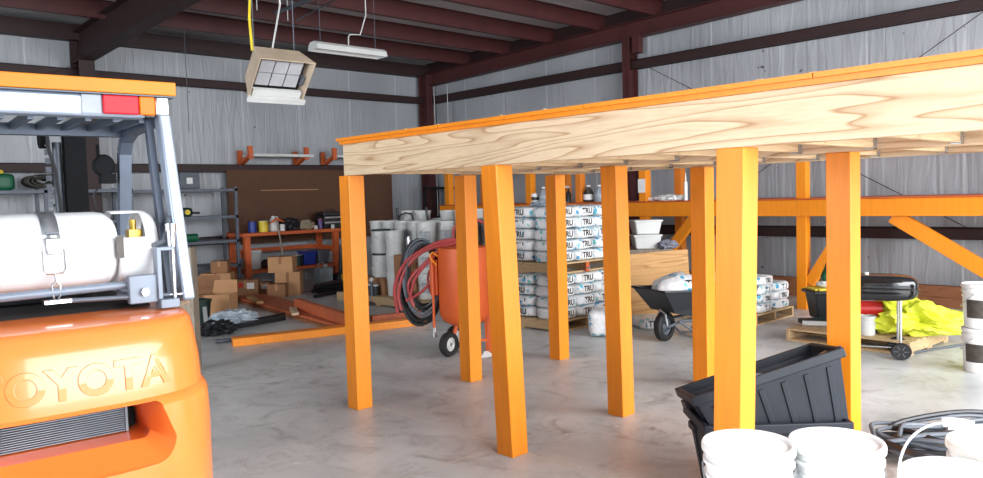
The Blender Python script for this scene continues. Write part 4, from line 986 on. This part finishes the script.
def bag_load(z0, nl, which):
    for l in range(nl):
        z = z0 + l*(H+.004); n = 0
        lw = ('bottom', 'second', 'third', 'fourth', 'fifth')[l]+' layer'
        for c, cw_ in enumerate(('left', 'middle', 'right')):
            place_bag(protoA, l+c, (BX+.18+c*.36+rnd.uniform(-.006, .006), BY+.205+rnd.uniform(-.012, .012), z), 'printed bag, %s column of the bright face, %s of the %s load' % (cw_, lw, which), rz=rnd.uniform(-.03, .03))
        for r_, rw in enumerate(('middle', 'far')):
            for c in range(2):
                place_bag(protoB, l+c+r_, (BX+.27+c*.54+rnd.uniform(-.006, .006), BY+.62+r_*.415, z), 'printed bag, %s row of the shaded side, %s, %s, %s load' % (rw, 'outer' if c == 0 else 'inner', lw, which), rz=rnd.uniform(-.02, .02))
bag_load(.132, 4, 'lower')
z2 = .131+4*(H+.004)+.012+.132
bag_load(z2, 5, 'upper')
tag(MB().lump(.5, .35, .07, 51, .4).build('plastic_film', M_CLOTH, loc=(BX+.35, BY+.45, z2+5*(H+.004)+.004)), 'crumpled clear film on top of the bag stack', 'plastic film')
R = thing('orange_strap', 'small orange strap hanging between the two bag loads', 'strap', (BX+.48, BY-.04, z2-.13)); MB().box((-.03, -.015, 0), (.03, .0, .11)).build('strap', M_ORANGE3, R, smooth=False); MB().box((-.015, -.035, .03), (.015, -.015, .06)).build('buckle', M_GALV, R)
# loose bags
o = thing('product_bag', 'large half-full bag with scuffed print slumped on the floor before the stack', 'bag', (6.86, 5.52, .0), .6)
MB().pillow(.50, .34, .30, 8, 4, 12, .03, 4, T(0, 0, .15)).build('sack', M_BAG, o)
o = place_bag(protoA, 1, (7.55, 5.42, 0), 'white printed bag on the floor behind the wheelbarrow wheel', rz=-.5)
# small load of printed bags on its own pallet further right
build_pallet(8.78, 4.98, .95, 1.1, 0, 'pallet with a low load of printed bags near the wall lumber')
protoC = [make_bag(.40, .36, .105, s_, '-y') for s_ in (7, 8)]
for l in range(4):
    for r_ in range(2):
        place_bag(protoC, l+r_, (8.60+(.015 if l % 2 else -.01), 4.64+r_*.38, .132+l*.107), 'printed bag in the low load by the wall, %s, %s' % (WORDS[l]+' layer up' if l else 'bottom layer', 'front' if r_ == 0 else 'behind'), rz=.02*l)
for l in range(3):
    place_bag(protoC, l, (9.02, 4.64, .132+l*.107), 'printed bag at the right side of the low load, %s' % (WORDS[l]+' layer up' if l else 'bottom layer'))

# ------------------------------------------------------------------ big plywood board, pails behind the wheelbarrow
o = MB().box((-.42, -.009, 0), (.42, .009, .83)).build('plywood_sheet', M_PLY, loc=(8.05, 5.62, 0.0), smooth=False, rz=math.radians(-43)); tag(o, 'tan plywood sheet standing on edge behind the wheelbarrow', 'plywood')
o.rotation_euler = (math.radians(4), math.radians(-3.5), math.radians(-43)); o.location.z = .026
R = thing('work_table', 'low crate behind the plywood sheet that carries the white tubs', 'crate', (8.45, 6.12, 0), math.radians(-43)); MB().box((-.35, -.25, 0), (.35, .25, .85)).build('crate', M_OLDWOOD, R, smooth=False)
def tub(loc, label, rz=0):
    R = thing('tub', label, 'tub', loc, rz)
    MB().frust((-.15, -.12, .15, .12), (-.18, -.15, .18, .15), 0, .17).build('body', M_WHITED, R, bevel=.02); MB().box((-.19, -.16, .165), (.19, .16, .19)).build('rim', M_WHITED, R, bevel=.008); return R
t1 = tub((8.42, 6.05, .852), 'lower white square tub behind the plywood sheet', math.radians(-43))
dup(t1, (8.42, 6.05, 1.044), math.radians(-38), 'upper white square tub behind the plywood sheet')
simple('cloth_bundle', MB().lump(.36, .22, .12, 61, .3), mat('grey_cloth', rgb(124, 126, 138), .9), 'grey cloth bundle beside the white tubs', 'cloth', loc=(8.55, 5.80, .852))

# ------------------------------------------------------------------ wheelbarrow
def build_barrow():
    R = thing('wheelbarrow', 'black wheelbarrow holding a printed bag', 'wheelbarrow', (6.92, 4.75, 0), math.radians(160))
    # local +x forward; wheel at x=0
    q = MB(); A = (-.78, -.30, .20, .30); B = (-.62, -.22, .02, .22)
    # tray: outer shell sloping, open top
    t = [(A[0], A[1], .52), (A[2], A[1], .57), (A[2], A[3], .57), (A[0], A[3], .52), (B[0], B[1], .18), (B[2], B[1], .325), (B[2], B[3], .325), (B[0], B[3], .18)]
    q.add(t, [(4, 5, 6, 7), (0, 4, 7, 3), (1, 2, 6, 5), (0, 1, 5, 4), (3, 7, 6, 2)])
    tr = q.build('tray', M_BLACK, R, smooth=False); so = tr.modifiers.new('s', 'SOLIDIFY'); so.thickness = .012
    MB().tube([Vector(t[0]), Vector(t[1]), Vector(t[2]), Vector(t[3])], .014, 8, closed=True).build('tray_rim', M_BLACK, tr)
    wh = MB().lathe([(.09, -.04), (.13, -.045), (.155, -.03), (.16, 0), (.155, .03), (.13, .045), (.09, .04)], 36, T(0, 0, .16) @ RZ(.35) @ RX(PI/2), False, False).build('tyre', M_RUBBER, R)
    MB().lathe([(.095, -.02), (.06, -.01), (.03, -.05), (.03, .05), (.06, .01), (.095, .02)], 24, T(0, 0, .16) @ RZ(.35) @ RX(PI/2), False, False).build('wheel_hub', M_GREYM, wh)
    for s_ in (-1, 1):
        MB().tube([(.0, s_*.06, .16), (-.15, s_*.12, .22), (-.55, s_*.22, .225), (-.85, s_*.32, .40), (-.98, s_*.33, .55)], .016, 8).build('handle', M_GREYM, R)
        MB().tube([(-.10, s_*.12, .22), (-.34, s_*.2, .04), (-.50, s_*.2, .015), (-.60, s_*.22, .24)], .013, 8).build('leg', M_GREYM, R)
    MB().box((-.52, -.24, .0), (-.36, .24, .02)).build('foot_plate', M_GALV, R)
    MB().tube([(.0, -.055, .16), (.03, -.06, .30), (.05, 0, .345), (.03, .06, .30), (.0, .055, .16)], .012, 8).build('wheel_brace', M_GALV, R)
build_barrow()
o = thing('product_bag', 'full printed bag heaped in the black wheelbarrow', 'bag', (7.13, 4.69, .46), math.radians(-42))
MB().pillow(.56, .36, .26, 8, 3.2, 33, .05, 5, T(0, 0, .10)).build('sack', M_BAG, o); text('printed_word', 'TRU', .1, M_INK, o, T(.12, -.165, .16) @ RX(math.radians(62)), offset=.003)
simple('canvas_sack', MB().lump(.3, .26, .14, 66, .35), mat('canvas_cream', rgb(186, 176, 156), .9), 'cream canvas sack at the right of the wheelbarrow load', 'sack', loc=(7.36, 4.40, .44))
R = thing('trowel_stand', 'small steel stand on the floor beside the wheelbarrow legs', 'tool', (6.86, 4.12, 0), math.radians(-30))
MB().box((-.12, -.06, 0), (.12, .06, .012)).build('foot', M_GALV, R); MB().cyl((0, 0, .012), (0, 0, .26), .008).build('pin', M_GALV, R); MB().bar((-.12, 0, .10), (.2, 0, .22), .05, .02).build('arm', M_GALV, R)

# ------------------------------------------------------------------ orange blast pot with hoses
def build_pot():
    R = thing('blast_pot', 'tall orange steel tank on wheels between the first deck posts', 'tank', (5.10, 5.90, 0), math.radians(-43))
    MB().lathe([(.04, .31), (.16, .325), (.22, .36), (.255, .43), (.258, 1.07), (.253, 1.095), (.235, 1.105), (.05, 1.115)], 40).build('vessel', M_ORANGE3 if False else mat('pot_orange_paint', rgb(210, 92, 36), .5, var=.07), R)
    MO = MATS['pot_orange_paint']
    MB().tube([(-.31, -.06, .30), (-.31, -.06, 1.0), (-.29, -.06, 1.05)], .014, 8).build('side_pipe', MO, R)
    MB().box((-.34, -.05, .62), (-.26, .03, .98)).build('control_box', MO, R, bevel=.006)
    MB().tube([(-.25, -.10, 1.02), (-.30, -.10, 1.06), (-.33, -.10, 1.03), (-.31, -.10, .98), (-.26, -.10, .93)], .010, 8).build('hose_hook', M_ORANGE, R)
    wh = MB().lathe([(.07, -.03), (.115, -.035), (.13, 0), (.115, .035), (.07, .03)], 32, T(-.165, -.10, .13) @ RY(PI/2) if False else T(-.165, -.10, .13) @ RZ(.95) @ RX(PI/2), False, False).build('tyre', M_RUBBER, R)
    MB().lathe([(.072, -.02), (.05, -.005), (.02, -.03), (.02, .03), (.05, .005), (.072, .02)], 24, T(-.165, -.10, .13) @ RZ(.95) @ RX(PI/2), False, False).build('wheel_hub', M_WHITED, wh)
    wh = MB().lathe([(.07, -.03), (.115, -.035), (.13, 0), (.115, .035), (.07, .03)], 32, T(-.12, .30, .13) @ RZ(.95) @ RX(PI/2), False, False).build('tyre', M_RUBBER, R)
    MB().lathe([(.072, -.02), (.02, -.03), (.02, .03), (.072, .02)], 24, T(-.12, .30, .13) @ RZ(.95) @ RX(PI/2)).build('wheel_hub', M_WHITED, wh)
    MB().cyl((-.165, -.08, .13), (-.12, .28, .13), .012).build('axle', M_GREYM, R)
    MB().bar((-.14, 0, .13), (-.06, .05, .40), .03, .03).bar((-.14, .2, .13), (-.06, .12, .40), .03, .03).build('axle_bracket', MO, R)
    for a in ((.26, -.06), (.22, .18)): MB().bar((a[0], a[1], 0), (a[0]-.02, a[1], .62), .035, .035).build('leg', MO, R)
    MB().bar((-.05, -.12, .16), (.26, -.06, .16), .02, .025).build('cross_bar', MO, R)
    MB().lathe([(.10, 0), (.02, .05)], 3, T(.20, -.10, 0)).build('foot_cone', M_WHITED, R)
    MB().cyl((-.31, -.06, .30), (-.31, -.06, .20), .022).build('valve', M_CHROME, R)
build_pot()
def hose_coil(loc, rz, label, m, r, rx, rz_, turns, seed, tilt=0.0, n=26):
    rnd = random.Random(seed); pts = []
    N = int(turns*n)
    for i in range(N+1):
        t = 2*PI*i/n; k = i/N
        a = rx*(1+.06*math.sin(t*.37+seed)); b = rz_*(1+.07*math.cos(t*.31+seed))
        pts.append((a*math.cos(t)+.015*math.sin(t*.9), (k-.5)*r*2.2*turns*.55+.01*math.sin(t*1.7+seed), b*math.sin(t)))
    o = MB().tube(pts, r, 8).build('hose', m, loc=loc, rz=rz); return tag(o, label, 'hose', )
az = math.radians(-43)
hose_coil((4.87, 6.26, .80), az, 'black hose coil hung on the left side of the orange tank, innermost', M_HOSEB, .016, .17, .33, 6, 1)
hose_coil((4.84, 6.25, .78), az, 'grey hose coil hung around the black one by the orange tank', M_HOSEG, .012, .20, .38, 2.5, 2)
hose_coil((4.88, 6.34, .74), az, 'black hose loops hanging lowest beside the orange tank', M_HOSEB, .018, .21, .42, 4, 5)
def loop_hose(pts, m, r, label):
    # smooth (Catmull-Rom) path
    P_ = [Vector(p) for p in pts]; out = []
    for i in range(len(P_)-1):
        a = P_[max(i-1, 0)]; b = P_[i]; c = P_[i+1]; d = P_[min(i+2, len(P_)-1)]
        for j in range(8):
            t = j/8; out.append(.5*((2*b)+(c-a)*t+(2*a-5*b+4*c-d)*t*t+(3*b-a-3*c+d)*t*t*t))
    out.append(P_[-1]); o = MB().tube(out, r, 8).build('hose', m); return tag(o, label, 'hose')
loop_hose([(4.68, 6.40, .46), (4.66, 6.42, .62), (4.70, 6.36, .86), (4.80, 6.22, 1.04), (4.94, 6.06, 1.12), (5.05, 5.98, 1.16), (5.18, 5.84, 1.13)], M_HOSER, .017, 'red hose sweeping over the top left of the orange tank, outer loop')
loop_hose([(4.72, 6.30, .60), (4.75, 6.24, .80), (4.86, 6.12, .98), (4.97, 6.02, 1.07), (5.1, 5.86, 1.145)], M_HOSER, .016, 'red hose running just inside the outer loop by the orange tank')
loop_hose([(4.71, 6.36, .56), (4.80, 6.20, .66), (4.90, 6.08, .82), (5.00, 5.98, .92)], M_HOSER, .015, 'red hose crossing the black coils diagonally')
loop_hose([(4.98, 6.16, .60), (5.0, 6.1, .56), (4.92, 6.2, .62), (4.90, 6.22, .82), (4.98, 6.14, .98), (5.08, 6.0, 1.16)], M_HOSER, .013, 'thin red hose looping inside the black coils')
loop_hose([(4.66, 6.44, .42), (4.63, 6.44, .70), (4.70, 6.34, .95), (4.84, 6.16, 1.10), (5.0, 6.02, 1.17), (5.16, 5.86, 1.16)], M_HOSER, .018, 'outermost red hose sweeping from the orange tank top down its left')
loop_hose([(4.76, 6.30, .50), (4.72, 6.32, .74), (4.82, 6.18, .94), (4.96, 6.04, 1.10), (5.1, 5.9, 1.155)], M_HOSER, .016, 'red hose between the outer and inner red loops left of the tank')
loop_hose([(5.12, 6.05, 1.15), (5.13, 6.07, 1.27), (5.2, 6.02, 1.35), (5.32, 5.9, 1.36), (5.4, 5.82, 1.25), (5.38, 5.84, 1.1), (5.32, 5.86, .9)], M_HOSER, .014, 'red hose arching up above the orange tank')
loop_hose([(4.90, 5.98, .20), (4.90, 5.99, .12), (4.93, 6.02, .05), (5.05, 6.1, .02), (5.2, 6.3, .02)], M_HOSEB, .018, 'black hose dropping to the floor behind the small wheel')

# ------------------------------------------------------------------ right side: pallet, bin, grill, jacket
build_pallet(8.18, 3.16, 1.0, 1.22, -2, 'pallet under the grill and the yellow-green jacket', boards_along='y')
R = thing('storage_bin', 'black plastic bin standing on the pallet behind the deck post', 'bin', (8.62, 3.75, .131), math.radians(-43)); MB().frust((-.15, -.12, .15, .12), (-.19, -.15, .19, .15), 0, .29).build('bin', M_BLACK, R, bevel=.012); MB().box((-.22, -.18, .28), (.22, .18, .315)).build('rim', M_BLACK, R, bevel=.01); MB().box((-.04, -.145, .10), (.06, -.128, .15)).build('blue_sticker', M_BLUE, R)
R = thing('yellow_tray', 'yellow tray lying across the black bin', 'tray', (8.66, 3.72, .449), math.radians(-43)); MB().box((-.24, -.14, 0), (.26, .14, .022)).build('tray', M_YEL, R, bevel=.006); MB().cyl((-.2, -.15, .012), (.24, -.15, .012), .014).build('rim', M_YEL, R)
R = thing('green_tool', 'teal plastic tool with a pale base on top of the black bin', 'tool', (8.62, 3.76, .475), math.radians(-43)); MB().lump(.20, .14, .08, 5, .3).build('base', M_WHITED, R); MB().pillow(.16, .13, .24, 6, 3, 3, .02, M=T(.05, 0, .17) @ RY(.35)).build('housing', M_GREEN, R)
simple('green_mat', MB().box((-.28, -.12, 0), (.3, .12, .05)), M_DGREEN, 'dark green folded mat between the bin and the pallet front', 'mat', loc=(8.25, 3.58, .131), rz=-.7, bevel=.01)
bar_thing('grey_pipe', (7.95, 3.72, .16), (8.15, 3.22, .16), .055, .055, M_WHITED, 'pale pipe lying on the pallet in front of the black bin', 'pipe', True)
def build_grill():
    R = thing('barbecue_grill', 'black barrel barbecue grill on thin steel legs', 'grill', (7.52, 2.84, 0), math.radians(-66)); R.scale = (1.1, 1.05, 1)
    # long axis = local x
    def shell(z0, flip, name):
        bm = bmesh.new(); bmesh.ops.create_cube(bm, size=2); bmesh.ops.subdivide_edges(bm, edges=bm.edges[:], cuts=9, use_grid_fill=True)
        for v in bm.verts:
            p = v.co; k = (abs(p.x)**5+abs(p.y)**2.6+abs(p.z)**2.6)**(1/3.4) if True else 1
            e = 4.0; k = (abs(p.x)**e+abs(p.y)**e+abs(p.z)**e)**(1/e); q_ = p/k
            v.co = Vector((q_.x*.34, q_.y*.175, q_.z*.115))
            if flip and v.co.z < 0: v.co.z *= .05
            if not flip and v.co.z > 0: v.co.z *= .05
            v.co.z += z0
        bm.verts.index_update(); q = MB().add([v.co.copy() for v in bm.verts], [tuple(v.index for v in f.verts) for f in bm.faces]); bm.free(); return q.build(name, M_BLACKG, R)
    shell(.640, False, 'bowl'); shell(.655, True, 'lid')
    MB().box((-.345, -.18, .640), (.345, .18, .652)).build('seam_band', M_BLACKG, R, bevel=.004)
    MB().tube([(-.08, -.185, .69), (-.08, -.215, .70), (.08, -.215, .70), (.08, -.185, .69)], .008).build('lid_handle', M_BLACK, R)
    MB().cyl((-.05, 0, .77), (-.05, 0, .785), .02).build('vent', M_WHITED, R)
    for a, b in (((.20, -.12, .56), (.20, -.14, .12)), ((.20, .12, .56), (.20, .15, .02)), ((-.20, -.12, .56), (-.34, -.16, .02)), ((-.20, .12, .56), (-.34, .16, .02))):
        MB().cyl(a, b, .010, n=8).build('leg', M_GALV, R)
    MB().cyl((.20, -.16, .085), (.20, .16, .085), .008).build('axle', M_GALV, R)
    for s_ in (-1, 1):
        w_ = MB().lathe([(.05, -.015), (.072, -.018), (.08, 0), (.072, .018), (.05, .015), (.02, .02), (.005, .02)], 28, T(.20, s_*.165, .08) @ RX(PI/2)).build('wheel', M_RUBBER, R)
        for i in range(6):
            t = i*PI/3; MB().cyl((.20+.018*math.cos(t), s_*.165-.019, .08+.018*math.sin(t)), (.20+.055*math.cos(t), s_*.165-.019, .08+.055*math.sin(t)), .004, n=6).build('spoke', M_GREYM, w_)
    MB().cyl((-.30, -.15, .12), (.2, -.15, .11), .006).build('lower_rail', M_GALV, R)
build_grill()
q = MB().lump(.95, .62, .52, 73, .42, 1.6, 5)
for v in q.v:
    k = max(0, min(1, (v.x+.5)/1.0)); v.z = v.z*(1-.62*k) - .131*max(0, (k-.62)/.38)*min(1, v.z*8+.2)*0
simple('hi_vis_jacket', q, M_LIME, 'bright yellow-green jacket heaped over the pallet behind the grill', 'jacket', loc=(8.26, 2.66, .132), rz=math.radians(-46))
R = thing('red_drum', 'red cylindrical drum with a black end lying under the grill', 'drum', (7.96, 3.14, .27), math.radians(-60)); MB().cyl((-.12, 0, .1), (.2, 0, .1), .10).build('drum', M_RED, R); MB().cyl((-.17, 0, .1), (-.12, 0, .1), .105).build('end_cap', M_BLACK, R); MB().box((-.12, -.08, -.138), (.16, .08, .01)).build('cradle', M_BLACK, R)
make_pail('small dirty white pail on the pallet under the grill', M_WHITED, (7.84, 3.02, .131), lid=False, r=.085, h=.19, bail='none', m=M_DIRT if False else M_WHITED)
bar_thing('steel_rod', (7.62, 2.62, .02), (8.45, 2.35, .02), .025, .025, M_GREYM, 'thin grey rod on the floor before the jacket', 'rod', True)
# lumber along the right wall
bar_thing('lumber_board', (11.03, 1.6, .065), (11.03, 7.9, .065), .12, .13, M_LBROWN, 'lower stained board of the two stacked along the right wall', 'board')
bar_thing('lumber_board', (11.03, 1.7, .205), (11.03, 8.1, .205), .11, .145, M_LBROWN, 'upper stained board of the two stacked along the right wall', 'board')
# stack of pails at the right edge
pr = make_pail('white pail with a dark label, lower of the two at the right edge', M_WHITE, (7.44, 1.93, 0), m=M_WHITE, labelm=M_DLABEL, r=.145)
pr.rotation_euler.z = math.radians(172)
dup(pr, (7.44, 1.93, .374), math.radians(176), 'white pail with a dark label, upper of the two at the right edge')

# ------------------------------------------------------------------ foreground pails, totes and cables
pb = make_pail('nearest white pail, below its lidded neighbour at far left', M_WHITE, (2.37, 1.30, 0), m=M_WHITE, bail='down')
pb['label'] = 'white pail under the leftmost foreground pail'
dup(pb, (2.37, 1.30, .374), math.radians(-60), 'leftmost foreground white pail with scuffed lid, on another pail')
dup(pb, (2.585, 1.095, 0), 0, 'white pail under the second foreground pail from the left')
dup(pb, (2.585, 1.095, .374), math.radians(-40), 'second foreground white pail from the left, lid seen edge to edge')
pu = make_pail('third foreground white pail, wire bail standing up', M_WHITE, (2.51, .71, .374), m=M_WHITE, bail='up'); pu.rotation_euler.z = math.radians(-75)
dup(pb, (2.51, .71, 0), 0, 'white pail under the foreground pail with the raised bail')
pd = make_pail('foreground pail at the right frame edge with mortar-stained lid', mat('mortar_stained_lid', rgb(226, 220, 212), .5, var=.22, scale=9), (2.90, .70, .374), m=M_WHITE)
dup(pb, (2.90, .70, 0), 0, 'white pail under the mortar-stained one at the right frame edge')

def tote(loc, rot, label):
    R = thing('storage_tote', label, 'storage tote', loc); R.rotation_euler = rot
    L, Wd, Hh_ = .42, .25, .40
    b = (-.34, -.19, .34, .19)
    vs = [(b[0], b[1], 0), (b[2], b[1], 0), (b[2], b[3], 0), (b[0], b[3], 0), (-L, -Wd, Hh_), (L, -Wd, Hh_), (L, Wd, Hh_), (-L, Wd, Hh_)]
    sh = MB().add(vs, [(0, 3, 2, 1), (0, 1, 5, 4), (1, 2, 6, 5), (2, 3, 7, 6), (3, 0, 4, 7)]).build('shell', M_TOTE, R, smooth=False); so = sh.modifiers.new('s', 'SOLIDIFY'); so.thickness = .006
    bv = sh.modifiers.new('b', 'BEVEL'); bv.width = .02; bv.segments = 3
    q = MB()
    for a, c in (((-L-.02, -Wd-.02), (L+.02, -Wd+.012)), ((-L-.02, Wd-.012), (L+.02, Wd+.02)), ((-L-.02, -Wd), (-L+.012, Wd)), ((L-.012, -Wd), (L+.02, Wd))):
        q.box((a[0], a[1], Hh_-.045), (c[0], c[1], Hh_+.004))
    q.build('rim', M_TOTE, R, smooth=False, bevel=.006)
    def rib(x, side):
        f0, f1 = .04, Hh_-.07
        def on(z, x_): k = z/Hh_; return (x_*(.34+(L-.34)*k)/.34, side*(.19+(Wd-.19)*k)+side*.004, z)
        MB().bar(on(f0, x), on(f1, x), .03, .012, up=(0, 1, 0)).build('rib', M_TOTE, R, smooth=False, bevel=.003)
    for s_ in (-1, 1):
        for x in (-.27, -.16, -.05, .06, .17, .28): rib(x, s_)
    for s_ in (-1, 1):
        for y in (-.10, .10):
            k0, k1 = .04/Hh_, (Hh_-.07)/Hh_
            MB().bar((s_*(.34+(L-.34)*k0+.004), y, .04), (s_*(.34+(L-.34)*k1+.004), y*1.2, Hh_-.07), .03, .012, up=(1, 0, 0)).build('end_rib', M_TOTE, R, smooth=False, bevel=.003)
    MB().box((-L-.035, -.07, Hh_-.075), (-L-.012, .07, Hh_-.04)).build('handle', M_TOTE, R, bevel=.004)
    return R
ta = tote((3.76, 1.97, 0), (0, 0, math.radians(-43)), 'lower charcoal plastic tote standing on the floor behind the foreground pails'); ta.scale = (.85, .8, 1.05)
tb = tote((3.825, 1.91, .262), (math.radians(-8), math.radians(-17), math.radians(-43)), 'upper charcoal plastic tote tilted up inside the lower one'); tb.scale = (.92, .80, 1)
simple('plastic_liner', MB().lump(.42, .2, .06, 81, .4), M_CLOTH, 'pale plastic liner crumpled inside the tilted tote', 'plastic liner', loc=(3.84, 1.93, .56), rz=math.radians(-43))
R = thing('scraper', 'small blue-tipped scraper lying on the raised corner of the tilted tote', 'tool', (4.05, 1.72, .72), math.radians(-43)); MB().tube([(-.04, 0, .0), (0, 0, .02), (.03, 0, .035)], .010).build('handle', M_BLUE, R); MB().bar((-.12, 0, -.03), (-.04, 0, .02), .03, .005).build('blade', M_GALV, R)
# cables piled on the floor at right
rnd = random.Random(11)
for i in range(14):
    c = Vector((5.06, 1.36, 0)) + Vector((.73, -.68, 0))*rnd.uniform(-.08, .12) + Vector((.68, .73, 0))*rnd.uniform(-.22, .22)
    rx = rnd.uniform(.5, .68); ry = rnd.uniform(.12, .30); ph = rnd.uniform(0, 6); r = rnd.choice((.013, .016, .019)); z = .02+.009*i
    pts = []
    a = rnd.uniform(-.25, .25)
    for k in range(40):
        t = 2*PI*k/40
        x = rx*math.cos(t)*(1+.10*math.sin(3*t+ph)); y = ry*math.sin(t)*(1+.25*math.sin(2*t+ph)); x, y = x*math.cos(a)-y*math.sin(a), x*math.sin(a)+y*math.cos(a)
        pts.append(c + Vector((.73, -.68, 0))*x + Vector((.68, .73, 0))*y + Vector((0, 0, z+.03*abs(math.sin(2*t+ph)))))
    o = MB(off=c).tube([p for p in pts], r, 8, closed=True).build('cable_loop', (M_HOSEG if i % 3 else M_HOSEB), loc=c); tag(o, ('grey' if i % 3 else 'black')+' cable loop tangled in the pile behind the foreground pails', 'cable', ('grey' if i % 3 else 'black')+' loops in the cable pile')
tag(MB(off=(5.2, 1.4, .13)).bar((5.08, 1.50, .135), (5.34, 1.24, .14), .05, .02).build('white_sleeve', M_WHITE, loc=(5.2, 1.4, .13), bevel=.004), 'white flat sleeve lying across the cable pile', 'sleeve')

# ------------------------------------------------------------------ small things on the wall bench
BTZ = 1.458
def jug(loc, m, label, cap=M_WHITE, lab=None):
    R = thing('jug', label, 'jug', loc); MB().lathe([(.07, 0), (.085, .02), (.085, .15), (.06, .20), (.03, .24), (.03, .26)], 20).build('body', m, R); MB().cyl((0, 0, .255), (0, 0, .28), .035).build('cap', cap, R)
    if lab: MB().lathe([(.0865, .04), (.0865, .13)], 20, None, False, False).build('label', lab, R)
    MB().tube([(-.03, -.02, .24), (-.085, -.05, .22), (-.09, -.05, .15)], .012, 8).build('handle', m, R); return R
jug((9.95, 8.28, BTZ), M_DLABEL, 'dark-bodied jug with white cap on the wall bench', lab=M_LABEL)
jug((9.95, 8.05, BTZ), M_JUG, 'clear bluish jug with white cap on the wall bench')
jug((9.95, 9.30, BTZ), M_JUG, 'clear jug behind the taped can, left end of the bench gap')
R = thing('tin_can', 'white can with a dark band on the wall bench beside the clear jugs', 'can', (9.92, 9.48, BTZ)); MB().lathe([(.07, 0), (.07, .17)], 20).build('body', M_LABEL, R); MB().lathe([(.0715, .05), (.0715, .11)], 20, None, False, False).build('band', M_BLACK, R)
R = thing('spray_bottle', 'small spray bottle above the bag stack on the wall bench', 'bottle', (9.95, 8.72, BTZ)); MB().lathe([(.045, 0), (.045, .15), (.015, .2), (.015, .25)], 16).build('body', M_BLACK, R); MB().bar((-.01, -.03, .26), (-.01, .05, .27), .03, .03).build('nozzle', M_WHITE, R)
R = thing('caulk_tube', 'white caulk cartridge standing upright on the wall bench', 'caulk tube', (9.88, 6.37, BTZ)); MB().cyl((0, 0, 0), (0, 0, .27), .026).build('cartridge', M_WHITE, R); MB().cyl((0, 0, .27), (0, 0, .40), .012, .004).build('nozzle', M_WHITE, R)
simple('plastic_bags', MB().lump(.2, .55, .10, 91, .4), M_WHITE, 'white plastic bags lying flat on the wall bench', 'plastic bag', loc=(9.93, 6.68, BTZ))
R = thing('short_tube', 'white tube beside the plastic bags on the wall bench', 'tube', (9.93, 7.0, BTZ)); MB().cyl((0, -.03, .03), (0, .06, .03), .028).build('tube', M_WHITE, R)
